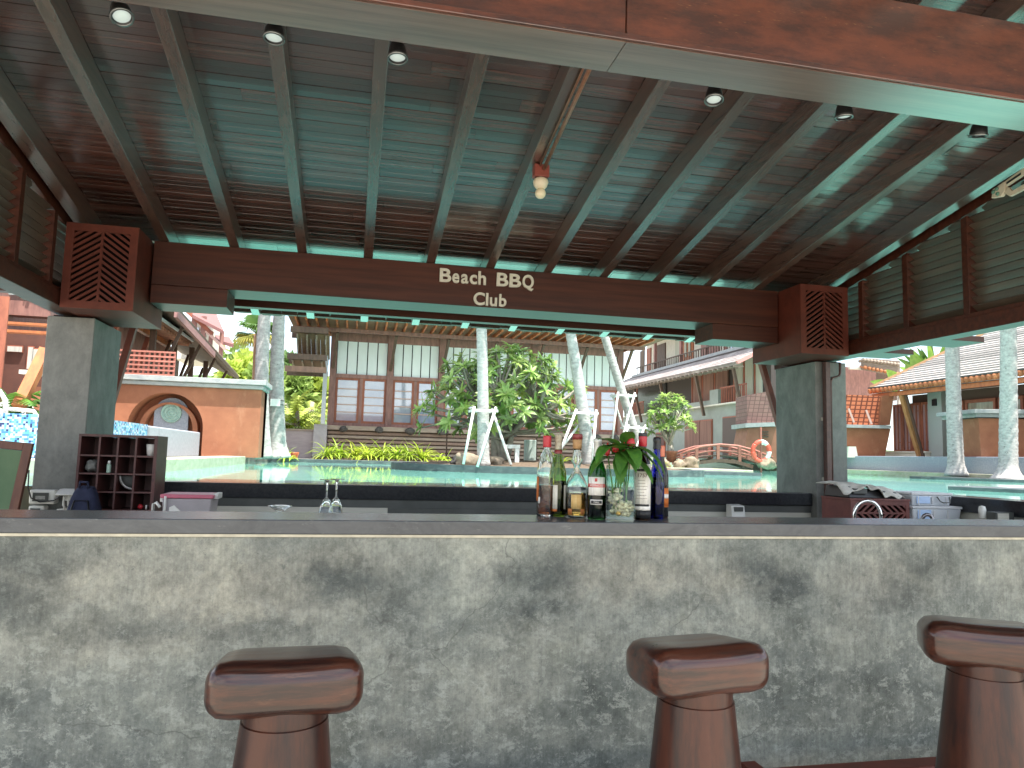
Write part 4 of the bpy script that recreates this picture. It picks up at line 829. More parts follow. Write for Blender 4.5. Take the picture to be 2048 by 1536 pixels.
# ------------------------------------------------------------------ stools
SEAT = pm('stool_wood', (.062, .017, .008), (.016, .005, .004), lo=.40, hi=.60, detail=9, nr=.7, c3=(.095, .036, .018), sc3=(5, 30, 40), lo3=.60, hi3=.72, sc=(3, 22, 30), rough=.38, spec=.3, coat=.7, crough=.14, cior=1.5, bump=.12, bsc=(6, 60, 60), rnd=.12, bdist=.002, rmix=(.42, .26))
POST = pm('stool_post_wood', (.058, .016, .008), (.018, .006, .005), lo=.40, hi=.60, detail=9, nr=.7, sc=(18, 18, 1.6), rough=.42, spec=.3, coat=.35, crough=.28, cior=1.5, bump=.12, bsc=(60, 60, 5), rnd=.1, bdist=.002, c3=(.085, .027, .014), sc3=(5, 5, 1.5), lo3=.58, hi3=.75)
def stool(cx_, cy_, rz, ztop, lab, rbot):
    s = thing('bar_stool', lab, 'bar stool', (0, 0, .03), 'wooden bar stools at the counter')
    # seat: rounded block, back edge bowed, slightly dished
    b = bmesh.new(); bmesh.ops.create_cube(b, size=2); bmesh.ops.subdivide_edges(b, edges=b.edges, cuts=11, use_grid_fill=True)
    hw, hd, hh, rad = .196, .128, .065, .058
    for v in b.verts:
        q = Vector((v.co.x*hw, v.co.y*hd, v.co.z*hh))
        # round every edge: pull to an inset box, then push out by the radius
        ins = Vector((max(-hw+rad, min(hw-rad, q.x)), max(-hd+rad, min(hd-rad, q.y)), max(-hh+rad*.8, min(hh-rad*.8, q.z))))
        d = q-ins
        if d.length > 1e-6: q = ins+d.normalized()*rad
        t = (q.y/hd+1)/2
        q.x *= 1-.10*max(0, t-.35)**1.3*1.5
        q.y += .045*(1-(q.x/hw)**2)*t
        if q.z > 0: q.z += (-.008*(1-(q.x/hw)**2)-.020*t)*min(1, q.z/(hh*.7))
        v.co = q
    me = bpy.data.meshes.new('seat'); b.to_mesh(me); b.free()
    for p_ in me.polygons: p_.use_smooth = True
    o = link('seat', me, SEAT, s); o.location = (0, 0, ztop-.03-.060); WL[o.name] = Vector((0, 0, 0))
    zc_ = ztop-.03-.124+.010
    post = MB().lathe([(0, 0), (rbot, 0), (rbot, .06), (rbot*.985, .07), (rbot*.93, .30), (.112, zc_-.05), (.1075, zc_-.048), (.108, zc_-.02), (.106, zc_), (.098, zc_), (.096, zc_-.012), (0, zc_-.012)], (0, 0, .0), 36)
    o = post.build('post', POST, None, smooth=True); o.parent = s; o.location = (0, 0, 0)
    md = o.modifiers.new('es', 'EDGE_SPLIT'); md.split_angle = R(40)
    o = MB().lathe([(.0985, zc_+.0003), (.1065, zc_+.0003), (.1065, zc_+.0015), (.0985, zc_+.0015)], (0, 0, 0), 36).build('brass_rim', BRASS, None, smooth=True); o.parent = s; o.location = (0, 0, zc_+.0003)
    o = MB().lathe([(0, zc_-.010), (.05, zc_-.010), (.05, zc_+.016), (0, zc_+.016)], (0, 0, 0), 20).build('swivel', BLACK, None, smooth=True); o.parent = s; o.location = (0, 0, zc_-.010)
    s.location = (cx_, cy_, .03); s.rotation_euler = (0, 0, rz)
    return s
stool(-.145, 2.09, R(3), .80, 'bar stool left of the middle, seat square to the counter', .155)
stool(1.03, 2.09, R(9), .803, 'bar stool right of the middle, its left seat end showing', .155)
stool(2.085, 2.12, R(-30), .832, 'bar stool cut off by the right edge, seat turned to the viewer', .165)
# ================================================================== pool and land
def water_mat():
    m, t, N, L, P = nt('pool_water')
    P.inputs['Base Color'].default_value = (.17, .52, .43, 1); P.inputs['Roughness'].default_value = .03; P.inputs['IOR'].default_value = 1.33; P.inputs['Specular IOR Level'].default_value = .26
    tcn = N.new('ShaderNodeTexCoord'); mp_ = N.new('ShaderNodeMapping'); mp_.inputs['Scale'].default_value = (1.6, 1.6, 1)
    L.new(tcn.outputs['Object'], mp_.inputs[0]); n = N.new('ShaderNodeTexNoise'); n.inputs['Scale'].default_value = 1.1; n.inputs['Detail'].default_value = 3; L.new(mp_.outputs[0], n.inputs['Vector'])
    b = N.new('ShaderNodeBump'); b.inputs['Strength'].default_value = .10; b.inputs['Distance'].default_value = .02; L.new(n.outputs['Fac'], b.inputs['Height']); L.new(b.outputs[0], P.inputs['Normal'])
    n2 = N.new('ShaderNodeTexNoise'); n2.inputs['Scale'].default_value = .25; n2.inputs['Detail'].default_value = 4; L.new(tcn.outputs['Object'], n2.inputs['Vector'])
    r = N.new('ShaderNodeValToRGB'); r.color_ramp.elements[0].position = .3; r.color_ramp.elements[1].position = .7
    r.color_ramp.elements[0].color = (.13, .43, .345, 1); r.color_ramp.elements[1].color = (.25, .60, .50, 1); L.new(n2.outputs['Fac'], r.inputs[0]); L.new(r.outputs[0], P.inputs['Base Color'])
    return m
WATER = water_mat(); WZ = 1.02
w = MB(); w.poly([(-14, 6.279, WZ), (5.06, 6.279, WZ), (5.06, 60, WZ), (-14, 60, WZ)]); w.poly([(5.06, .5, WZ), (45, .5, WZ), (45, 60, WZ), (5.06, 60, WZ)])
tag(w.build('pool_water', WATER, fixn=False), 'turquoise swimming pool water beyond the bar', kind='structure')
DECK = pm('pale_deck_stone', (.46, .43, .36), (.37, .34, .29), sc=(1.5, 1.5, 1.5), rough=.8, bump=.2)
DKST = pm('dark_pool_coping', (.05, .062, .068), (.085, .10, .105), sc=(6, 6, 14), rough=.45, bump=.2, c3=(.16, .19, .17), sc3=(3, 3, 9), lo3=.55, hi3=.75)
CURB = pm('stained_cream_stone', (.43, .41, .32), (.32, .33, .23), sc=(5, 5, 9), detail=8, rough=.75, bump=.3, c3=(.26, .32, .16), sc3=(4, 4, 12), lo3=.55, hi3=.72)
SOIL = pm('mulch_soil', (.16, .11, .07), (.09, .065, .045), sc=(20, 20, 20), rough=.95, bump=.6)
GRNT = pm('blue_grey_granite', (.20, .225, .28), (.33, .36, .42), sc=(26, 26, 26), detail=9, nr=.8, rough=.6, bump=.15, c3=(.50, .52, .55), sc3=(9, 9, 3), lo3=.58, hi3=.72)
def struct(name, b, m, lab, **k): return tag(b.build(name, m, **k), lab, kind='structure')
struct('terrace', MB().box(-60, 12, 22.3, 200, .4, 1.10), DECK, 'pale stone terrace in front of the long hall')
struct('terrace', MB().box(-60, -2.75, 9.0, 22.29, .4, 1.16), DECK, 'pale stone terrace left of the pool below the orange niche wall')
struct('terrace', MB().box(12.01, 140, 31.5, 200, .4, 1.50), DECK, 'paved terrace at the foot of the two storey hotel wing')
struct('terrace', MB().box(19.3, 140, -30, 31.49, .4, 1.14), DECK, 'paved terrace in front of the tiled pavilion')
# curbs
a, e = atZ(330, 940, WZ), atZ(450, 928, WZ)
struct('pool_curb', MB().box(-2.9, -2.40, 8.5, 17.6, .42, 1.19), CURB, 'cream stained stone curb at the left pool edge', bevel=.015)
struct('pool_curb', MB().box(19.0, 19.31, 6, 31.0, .42, 1.20), CURB, 'yellowish stained curb of the pool at the far right', bevel=.015)
struct('pool_coping', MB().box(-2.39, 3.9, 21.9, 22.31, .42, 1.12), DKST, 'dark pool coping in front of the grass planter', bevel=.01)
struct('pool_coping', MB().box(3.91, 12.1, 24.0, 24.3, .42, 1.12), DKST, 'dark pool coping behind the frangipani island', bevel=.01)
# planted island
def ellipse(cx_, cy_, rx, ry, z, n=64): return [(cx_+rx*math.cos(2*math.pi*k/n), cy_+ry*math.sin(2*math.pi*k/n), z) for k in range(n)]
isl = MB(); o1 = ellipse(4.35, 16.1, 3.55, 2.7, .42); o2 = ellipse(4.35, 16.1, 3.55, 2.7, 1.155); i2 = ellipse(4.35, 16.1, 3.30, 2.45, 1.155); i1 = ellipse(4.35, 16.1, 3.30, 2.45, 1.0)
for k in range(64):
    j = (k+1) % 64; isl.poly([o1[k], o1[j], o2[j], o2[k]]); isl.poly([o2[k], o2[j], i2[j], i2[k]]); isl.poly([i2[k], i2[j], i1[j], i1[k]])
struct('island_coping', isl, DKST, 'curved dark stone edge of the planted pool island')
from mathutils import noise as _nz
s_ = MB(); n = 18; cidx = s_.p((4.35, 16.1, 1.26)); rings = []
for q in range(1, 7):
    rr_ = q/6; rings.append([s_.p((4.35+3.30*rr_*math.cos(6.2832*k/48), 16.1+2.45*rr_*math.sin(6.2832*k/48), 1.12+.14*(1-rr_**2)+.03*_nz.noise(Vector((q*.7, k*.5, 0))))) for k in range(48)])
for k in range(48): s_.f.append([cidx, rings[0][k], rings[0][(k+1) % 48]])
for q in range(5):
    for k in range(48): s_.f.append([rings[q][k], rings[q+1][k], rings[q+1][(k+1) % 48], rings[q][(k+1) % 48]])
struct('island_soil', s_, SOIL, 'brown mulch on the planted pool island', smooth=True)
# white ledges by the bridge
struct('pool_ledge', MB().box(8.6, 10.3, 17.2, 19.2, .42, 1.10), DKST, 'dark low step right of the planted island')
struct('pool_ledge', MB().box(10.4, 12.6, 21.5, 24.5, .42, 1.12), CURB, 'pale stone ledge at the left end of the footbridge', bevel=.02)
# dark islands round the right palms
a, e = atZ(1819, 953, 1.08), atZ(2075, 962, 1.08)
struct('palm_island', MB().prism([(a.x, a.y, .42), (e.x, e.y, .42), (19.0, e.y-2, .42), (19.0, a.y+1.5, .42)], (0, 0, .67)), DKST, 'dark stone island at the foot of the right palms')
a, e = atZ(1895, 972, 1.075), atZ(2120, 982, 1.075)
d_ = Vector((e.x-a.x, e.y-a.y, 0)).normalized(); nrm_ = Vector((d_.y, -d_.x, 0)); nrm_ = nrm_ if nrm_.y > 0 else -nrm_
struct('pool_ledge', MB().prism([(a.x, a.y, .42), (e.x+d_.x*4, e.y+d_.y*4, .42), (e.x+d_.x*4+nrm_.x*.9, e.y+d_.y*4+nrm_.y*.9, .42), (a.x+nrm_.x*.9, a.y+nrm_.y*.9, .42)], (0, 0, .655)), DKST, 'nearer dark ledge in the pool at the right', bevel=.01)
# hill behind
HILL = pm('hill_green', (.05, .10, .03), (.09, .14, .04), sc=(.3, .3, .3), rough=.95, bump=.5)
h = MB(); nx, ny = 40, 12
gi = [[h.p((-70+i*4.2, 60+j*10, 1.0+max(0, (9*math.exp(-((-70+i*4.2+14)/34)**2)+4)*(1-math.exp(-j/3.0)))+.8*_nz.noise(Vector((i*.4, j*.6, 0)))*(j > 0))) for i in range(nx)] for j in range(ny)]
for j in range(ny-1):
    for i in range(nx-1): h.f.append([gi[j][i], gi[j][i+1], gi[j+1][i+1], gi[j+1][i]])
struct('hill', h, HILL, 'green wooded hill behind the resort', smooth=True)
# ================================================================== buildings round the pool
def FB(b, x0, y0, x1, y1, Y, d):
    """box facing the bar, its front face spanning two photographed corners at distance Y"""
    a, e = atY(x0, y0, Y), atY(x1, y1, Y); b.box(min(a.x, e.x), max(a.x, e.x), Y, Y+d, min(a.z, e.z), max(a.z, e.z)); return b
def SBX(b, x0, y0, x1, y1, X, d):
    a, e = atX(x0, y0, X), atX(x1, y1, X); b.box(X, X+d, min(a.y, e.y), max(a.y, e.y), min(a.z, e.z), max(a.z, e.z)); return b
MAUV = pm('mauve_timber', (.34, .17, .14), (.22, .11, .095), sc=(12, 12, 3), rough=.6, rnd=.12)
REDW = pm('red_timber', (.36, .11, .06), (.24, .07, .04), sc=(10, 10, 3), rough=.55, rnd=.12)
ORNG = pm('orange_timber', (.50, .17, .06), (.36, .11, .045), sc=(10, 10, 3), rough=.55, rnd=.12)
BRWN = pm('brown_timber', (.13, .075, .05), (.08, .048, .035), sc=(10, 10, 3), rough=.6, rnd=.15)
WPAN = pm('white_wall_panel', (.80, .83, .84), (.74, .77, .78), sc=(3, 3, 1.2), rough=.7, rnd=.04)
WGLS = pm('window_glass', (.24, .27, .40), (.42, .43, .52), sc=(1.5, .6, 1.1), rough=.05, spec=1.0, rnd=.4, coat=1, crough=.03, cior=2.0)
PINKB = pm('pale_pink_bar', (.55, .36, .31), rough=.6)
RTILE = pm('terracotta_tile', (.34, .14, .08), (.20, .085, .055), sc=(14, 14, 14), rough=.8, rnd=.25)
BOARD = pm('brown_soffit', (.20, .13, .08), (.14, .09, .055), sc=(3, 20, 20), rough=.7, rnd=.2)
CREAMP = pm('cream_wall', (.72, .69, .60), (.64, .61, .53), sc=(3, 3, 3), rough=.8)
# ---------------------------------------------------------------- long hall
hall = thing('long_hall', 'long timber hall with white panels, tall windows and orange rafters across the pool', 'building', (4.4, 26.5, 1.1))
PX_ = [-.84, 1.13, 2.95, 4.66, 6.36, 8.0, 9.72]
MB().box(-.95, 9.83, 26.32, 32, 1.101, 5.9).build('back_wall', MAUV, hall)
for x in PX_: MB().box(x-.11, x+.11, 25.95, 26.19, 2.25, 5.62).build('post', MAUV, hall)
for k in range(6):
    xa, xb = PX_[k]+.112, PX_[k+1]-.112
    MB().box(xa, xb, 26.0, 26.18, 3.93, 4.06).build('transom', MAUV, hall); MB().box(xa, xb, 26.0, 26.18, 5.22, 5.5).build('wall_plate', MAUV, hall); MB().box(xa, xb, 26.0, 26.19, 2.255, 2.36).build('sill', MAUV, hall)
    n = 5; w = (xb-xa)/n
    for q in range(n): MB().box(xa+q*w+.018, xa+(q+1)*w-.018, 26.06, 26.10, 4.062, 5.218).build('wall_panel', WPAN, hall)
    MB().box(xa, xb, 26.105, 26.13, 4.062, 5.218).build('panel_backing', DARK, hall)
    xm = (xa+xb)/2
    for u0, u1 in ((xa, xm-.05), (xm+.05, xb)):
        f = MB(); t = .075
        f.box(u0, u0+t, 26.03, 26.1, 2.362, 3.928); f.box(u1-t, u1, 26.03, 26.1, 2.362, 3.928); f.box(u0+t, u1-t, 26.03, 26.1, 2.362, 2.362+t); f.box(u0+t, u1-t, 26.03, 26.1, 3.928-t, 3.928)
        fr = f.build('window_frame', REDW, hall)
        j1, j2, j3 = jit(.012), jit(.012), jit(.008); MB().hexa([(u0+t, 26.080+j1, 2.362+t), (u1-t, 26.080+j2, 2.362+t), (u1-t, 26.09+j2, 2.362+t), (u0+t, 26.09+j1, 2.362+t), (u0+t, 26.080+j1+j3, 3.928-t), (u1-t, 26.080+j2+j3, 3.928-t), (u1-t, 26.09+j2+j3, 3.928-t), (u0+t, 26.09+j1+j3, 3.928-t)]).build('pane', WGLS, fr)
        for z in (2.72, 2.98, 3.26, 3.53): MB().box(u0+t+.001, u1-t-.001, 26.05, 26.074, z, z+.035).build('glazing_bar', PINKB, fr)
    MB().box(xm-.049, xm+.049, 26.02, 26.15, 2.362, 3.928).build('window_post', MAUV, hall)
# ledge with dark rough beam ends, and the slatted plinth
LEDG = pm('weathered_ledge', (.36, .29, .23), (.27, .21, .17), sc=(3, 14, 14), rough=.8, bump=.3)
ROCK = pm('dark_rock', (.05, .047, .045), (.10, .09, .085), sc=(9, 9, 9), rough=.9, bump=.6)
TANR = pm('tan_boulder', (.34, .27, .19), (.19, .15, .11), sc=(6, 6, 6), detail=8, rough=.85, bump=.5)
for xa, xb in ((-1.0, 3.2), (3.21, 6.5), (6.51, 10.1)): MB().box(xa, xb, 25.55, 25.94, 2.10+jit(.01), 2.245).build('ledge', LEDG, hall)
def rock(name, mat, par, c, r, seed, sub=3, fl=.75):
    b = bmesh.new(); bmesh.ops.create_icosphere(b, subdivisions=sub, radius=1); off = WL.get(par.name, Vector((0, 0, 0))) if par is not None else Vector((0, 0, 0))
    s0 = Vector((seed*3.7, seed*1.3, seed*.7)); rg = random.Random(seed); sx_, sy_ = rg.uniform(.8, 1.35), rg.uniform(.7, 1.1)
    for v in b.verts:
        q = v.co.copy(); f = 1+.45*_nz.noise(q*1.3+s0)+.18*_nz.noise(q*3.4+s0); v.co = Vector((q.x*f*sx_, q.y*f*sy_, q.z*f*fl))*r+Vector(c)-off
    me = bpy.data.meshes.new(name); b.to_mesh(me); b.free()
    for p_ in me.polygons: p_.use_smooth = True
    o = link(name, me, mat, par); WL[o.name] = off; return o
for k, x in enumerate((-.35, .75, 1.95, 3.05, 4.3, 5.6, 6.9, 7.7, 8.6, 9.4)): rock('dark_stone', ROCK, hall, (x+jit(.1), 25.5, 2.13), .15, k+3, 2)
SLT1 = pm('plinth_slat', (.30, .20, .15), (.20, .13, .10), sc=(2, 14, 30), rough=.7, rnd=.12); 
MB().box(-.85, 10, 25.72, 25.9, 1.101, 2.099).build('plinth_backing', BRWN, hall)
for q in range(7):
    for xa, xb in ((-.9, 3.15), (3.2, 6.4), (6.45, 10.05)): MB().box(xa, xb, 25.6+.012*q, 25.70+.012*q, 1.14+q*.137, 1.14+q*.137+.085).build('plinth_slat', LEDG if q % 2 else SLT1, hall)
MB().box(-1.35, -.92, 25.4, 26.3, 1.101, 2.26).build('corner_pier', pm('grey_stone_pier', (.42, .40, .41), (.33, .31, .33), sc=(5, 5, 5), rough=.8), hall)
# roof with rafters
zpr = 5.475
MB().box(-2.15, 10.3, 25.0, 25.14, zpr-.10, zpr+.02).build('purlin', MAUV, hall)
x = -2.0
while x < 10.4:
    MB().prism([(x-.028, 23.55, zpr+.10), (x-.028, 23.75, zpr+.03), (x-.028, 27.0, zpr+.03), (x-.028, 27.0, zpr+.14), (x-.028, 23.55, zpr+.14)], (.056, 0, 0)).build('rafter', ORNG, hall); x += .318
MB().box(-2.25, 10.6, 23.45, 27, zpr+.142, zpr+.20).build('soffit_board', BOARD, hall)
x = -2.2
while x < 10.5: MB().tube([(x, 23.42, zpr+.215), (x, 23.8, zpr+.225)], .055, 8).build('eave_tile', RTILE, hall, smooth=True); x += .159
MB().prism([(-2.25, 23.45, zpr+.202), (-2.25, 30, zpr+1.9), (-2.25, 30, zpr+.5), (-2.25, 27, zpr+.202)], (12.85, 0, 0)).build('roof', RTILE, hall)
for x in PX_: MB().bar((x, 25.93, 4.25), (x+.12, 25.12, zpr-.11), .09, .09, (1, 0, 0)).build('strut', BRWN, hall)
# left verandah roof of the hall: three tiers of beams and soffit boards
vz_ = thing('stepped_eave', 'stepped brown eave with dark beams at the left end of the hall', 'roof', (-1.6, 25.2, 3.9))
for (y0, y1, z0, x0_) in ((23.9, 24.3, 5.20, -2.15), (23.9, 24.4, 4.33, -2.20), (23.9, 24.5, 3.93, -2.25)):
    MB().box(x0_, -.98, y0, y0+.14, z0-.09, z0+.09).build('tie_beam', BRWN, vz_); MB().box(x0_-.06, -.98, y0+1.3, y0+1.44, z0-.08, z0+.10).build('tie_beam', BRWN, vz_)
for zb_, zt_, xo in ((4.43, 5.10, -2.0), (4.03, 4.24, -2.1)):
    for k in range(7): MB().prism([(xo+.02+k*.15, 24.1, zt_), (xo+.165+k*.15, 24.1, zt_), (xo+.165+k*.15, 25.2, zb_), (xo+.02+k*.15, 25.2, zb_)], (0, .01, .03)).build('soffit_board', BOARD, vz_)
    for k in range(4): MB().bar((xo+.05+k*.3, 24.08, zt_-.03), (xo+.05+k*.3, 25.18, zb_-.03), .05, .05).build('rafter', LEDG, vz_)
MB().box(-1.12, -.99, 25.0, 25.2, 2.262, 4.9).build('post', pm('pale_post', (.5, .5, .54), rough=.7), vz_)
# terrace side wall, railing and pot left of the hall
sw = thing('stair_wall', 'plain mauve wall of the steps beside the hall', 'wall', (-1.6, 25.8, 1.1)); MB().box(-2.4, -1.36, 25.6, 25.8, 1.101, 2.02).build('wall', pm('mauve_render', (.42, .36, .37), (.35, .30, .31), sc=(3, 3, 12), rough=.85), sw); MB().box(-2.45, -1.36, 25.55, 25.85, 2.021, 2.08).build('coping', LEDG, sw)
lp = thing('lamp_post', 'slim dark red post with an orange pot at its foot by the steps', 'post', (-2.55, 24.9, 1.1)); MB().tube([(-2.35, 24.9, 1.1), (-2.35, 24.9, 2.75)], .035, 8).build('pole', MAUV, lp, smooth=True); MB().box(-2.40, -1.9, 24.88, 24.92, 2.2, 2.23).build('rail', BRWN, lp)
c = atY(588, 912, 24.2); opot = thing('orange_pot', 'small orange pot on the pool terrace left of the steps', 'pot', (c.x, c.y, 1.102)); MB().lathe([(0, 0), (.10, 0), (.15, .16), (.15, .20), (.12, .20), (.1, .05), (0, .05)], (c.x, c.y, 1.102), 16).build('pot', ORNG, opot, smooth=True)
# ---------------------------------------------------------------- orange wall with niche
PLAS = pm('orange_plaster', (.37, .145, .075), (.27, .10, .052), sc=(1.6, 1.6, 1.6), detail=9, nr=.7, rough=.8, bump=.25, c3=(.42, .20, .115), sc3=(3.2, 3.2, 1.6), lo3=.55, hi3=.75)
COPE = pm('grey_white_coping', (.40, .41, .40), (.29, .31, .32), sc=(5, 5, 9), rough=.75, bump=.3, c3=(.25, .26, .26), sc3=(7, 7, 14), lo3=.6, hi3=.75)
ow = thing('orange_niche_wall', 'orange plastered wall with arched niche and pale coping left of the pool', 'wall', (-5.2, 18, 1.16))
def arch_wall(par, x0, x1, z0, z1, y0, y1, ax, az, ar, dep):
    n = 20; b = MB(); A = [(ax-ar, z0)]+[(ax-ar*math.cos(math.pi*k/n), az+ar*math.sin(math.pi*k/n)) for k in range(n+1)]+[(ax+ar, z0)]
    b.poly([(x0, y0, z0), (ax-ar, y0, z0), (ax-ar, y0, z1), (x0, y0, z1)]); b.poly([(ax+ar, y0, z0), (x1, y0, z0), (x1, y0, z1), (ax+ar, y0, z1)])
    for k in range(1, n+1): b.poly([(A[k][0], y0, A[k][1]), (A[k+1][0], y0, A[k+1][1]), (A[k+1][0], y0, z1), (A[k][0], y0, z1)])
    for k in range(len(A)-1): b.poly([(A[k][0], y0, A[k][1]), (A[k][0], y0+dep, A[k][1]), (A[k+1][0], y0+dep, A[k+1][1]), (A[k+1][0], y0, A[k+1][1])])
    b.poly([(p[0], y0+dep, p[1]) for p in A])
    b.box(x0, x1, y0+dep+.01, y1, z0, z1); b.poly([(x1, y0, z0), (x1, y1, z0), (x1, y1, z1), (x1, y0, z1)]); b.poly([(x0, y0, z1), (x1, y0, z1), (x1, y0+dep+.01, z1), (x0, y0+dep+.01, z1)])
    return b.build('wall', PLAS, par, fixn=False)
arch_wall(ow, -9, -2.16, 1.161, 2.73, 17.8, 18.9, -4.19, 1.78, .80, .62)
# inner arch rib, slab and medallion
b = MB(); n = 20; P_ = [(-4.19-.63*math.cos(math.pi*k/n), 1.75+.63*math.sin(math.pi*k/n)) for k in range(n+1)]; Q_ = [(-4.19-.52*math.cos(math.pi*k/n), 1.75+.58*math.sin(math.pi*k/n)) for k in range(n+1)]
P_ = [(P_[0][0], 1.17)]+P_+[(P_[-1][0], 1.17)]; Q_ = [(Q_[0][0], 1.17)]+Q_+[(Q_[-1][0], 1.17)]
for k in range(len(P_)-1): b.hexa([(P_[k][0], 18.1, P_[k][1]), (P_[k+1][0], 18.1, P_[k+1][1]), (Q_[k+1][0], 18.1, Q_[k+1][1]), (Q_[k][0], 18.1, Q_[k][1]), (P_[k][0], 18.415, P_[k][1]), (P_[k+1][0], 18.415, P_[k+1][1]), (Q_[k+1][0], 18.415, Q_[k+1][1]), (Q_[k][0], 18.415, Q_[k][1])])
b.build('inner_arch', PLAS, ow)
b = MB(); S_ = [(-4.17-.37*math.cos(math.pi*k/n), 2.12+.37*math.sin(math.pi*k/n)) for k in range(n+1)]; S_ = [(S_[0][0], 1.17)]+S_+[(S_[-1][0], 1.17)]
b.prism([(p[0], 18.2, p[1]) for p in S_], (0, .1, 0)).build('stone_slab', GRNT, ow)
VERD = pm('verdigris', (.22, .36, .32), (.34, .48, .42), sc=(20, 20, 20), rough=.65, bump=.3)
Mm = Matrix.Translation((-4.17, 18.199, 2.14)) @ Matrix.Rotation(R(90), 4, 'X')
MB(Mm).lathe([(0, .05), (.03, .05), (.04, .03), (.065, .03), (.07, .045), (.085, .045), (.09, .028), (.125, .028), (.13, .04), (.15, .04), (.155, .026), (.19, .026), (.20, .045), (.222, .045), (.228, 0), (0, 0)], n=32).build('medallion', VERD, ow, smooth=True)
MB().box(-9.1, -2.06, 17.64, 19.0, 2.83, 2.945).build('coping', COPE, ow, bevel=.01); MB().box(-9.05, -2.11, 17.71, 18.95, 2.735, 2.829).build('coping_moulding', COPE, ow, bevel=.02)
# mosaic fountain wall
def mosaic():
    m, t, N, L, P = nt('blue_mosaic'); tcn = N.new('ShaderNodeTexCoord')
    sn = N.new('ShaderNodeVectorMath'); sn.operation = 'SCALE'; sn.inputs['Scale'].default_value = 38; fl = N.new('ShaderNodeVectorMath'); fl.operation = 'FLOOR'; w = N.new('ShaderNodeTexWhiteNoise')
    ofs = N.new('ShaderNodeVectorMath'); ofs.operation = 'ADD'; ofs.inputs[1].default_value = (.013, .013, .013); L.new(tcn.outputs['Object'], ofs.inputs[0]); L.new(ofs.outputs[0], sn.inputs[0]); L.new(sn.outputs[0], fl.inputs[0]); L.new(fl.outputs[0], w.inputs['Vector'])
    r = N.new('ShaderNodeValToRGB'); r.color_ramp.interpolation = 'CONSTANT'; e = r.color_ramp.elements
    for k, (p_, c_) in enumerate(((0, (.015, .03, .12)), (.12, (.06, .20, .42)), (.3, (.18, .42, .60)), (.52, (.40, .52, .66)), (.72, (.52, .55, .60)), (.86, (.10, .42, .52)))):
        if k > 1: e.new(p_)
        e[k].position = p_; e[k].color = lin(c_)
    L.new(w.outputs['Value'], r.inputs[0]); L.new(r.outputs[0], P.inputs['Base Color']); P.inputs['Roughness'].default_value = .35; return m
MOSA = mosaic()
STREAK = pm('streaked_grey_stone', (.36, .38, .42), (.28, .30, .34), sc=(20, 20, 16), rough=.6, c3=(.20, .22, .25), sc3=(5, 5, .5), lo3=.60, hi3=.72)
fw_ = thing('fountain_wall', 'low pool wall clad in blue mosaic and streaked grey stone below the niche', 'wall', (-3.6, 13, 1.16))
MB().box(-12, -3.301, 10.3, 10.7, 1.161, 1.715).build('mosaic_face', MOSA, fw_); MB().box(-3.70, -3.3, 10.303, 12.9, 1.161, 1.70).build('mosaic_face', MOSA, fw_); MB().box(-3.69, -3.302, 12.905, 17.1, 1.161, 1.69).build('stone_face', STREAK, fw_, bevel=.03)
# lattice behind the coping
tl = thing('lattice_screen', 'red lattice screen standing behind the orange niche wall', 'lattice', (-5.5, 19.2, 2.95))
a = atY(352, 705, 19.2); xr = a.x; zt = a.z
LATR = pm('lattice_red', (.52, .20, .15), (.42, .15, .11), sc=(9, 9, 9), rough=.6, rnd=.08)
for k in range(30): MB().box(xr-.045-k*.115, xr-k*.115, 19.2, 19.225, 2.946, zt).build('upright', LATR, tl)
for k in range(7): MB().box(xr-3.5, xr, 19.17, 19.198, 2.97+k*.112, 2.97+k*.112+.042).build('cross_bar', LATR, tl)
# ---------------------------------------------------------------- red tiled house at the left
rh_ = thing('red_tiled_house', 'red timber house with wavy tiled eaves behind the left column', 'building', (-7.5, 20, 2.0))
MB().box(-9.5, -6.6, 14.5, 28, 1.161, 6.0).build('wall', MAUV, rh_)
ex, ez = -5.55, 4.80
for y in [15.5+.3*k for k in range(36)]:
    pts = [(ex-.02, y, ez+.03), (ex-.35, y, ez+.06), (ex-.7, y, ez+.14), (ex-1.05, y, ez+.28)]
    MB().tube(pts, .10, 7).build('eave_tile', RTILE, rh_, smooth=True)
MB().prism([(ex+.02, 15.2, ez+.12), (ex-1.6, 15.2, ez+.85), (ex-1.6, 15.2, ez+.75), (ex+.02, 15.2, ez+.03)], (0, 11, 0)).build('roof', RTILE, rh_)
MB().box(ex+.01, ex+.07, 15.2, 26.3, ez+.13, ez+.20).build('gutter', pm('pale_blue_metal', (.60, .66, .72), rough=.5), rh_)
for k in range(26): MB().box(ex-.66, ex-.63, 15.3+k*.42, 15.69+k*.42, ez-.16, ez+.10).build('fascia_board', ORNG, rh_)
MB().box(ex-.62, ex-.56, 15.3, 26.2, ez-.20, ez-.161).build('purlin', PINKB, rh_)
for y, lean in ((17.6, .5), (20.5, .5), (23.4, .5)): MB().bar((ex-.6, y, ez-.2), (ex-1.0, y, 2.95), .13, .13, (0, 1, 0)).build('strut', REDW, rh_)
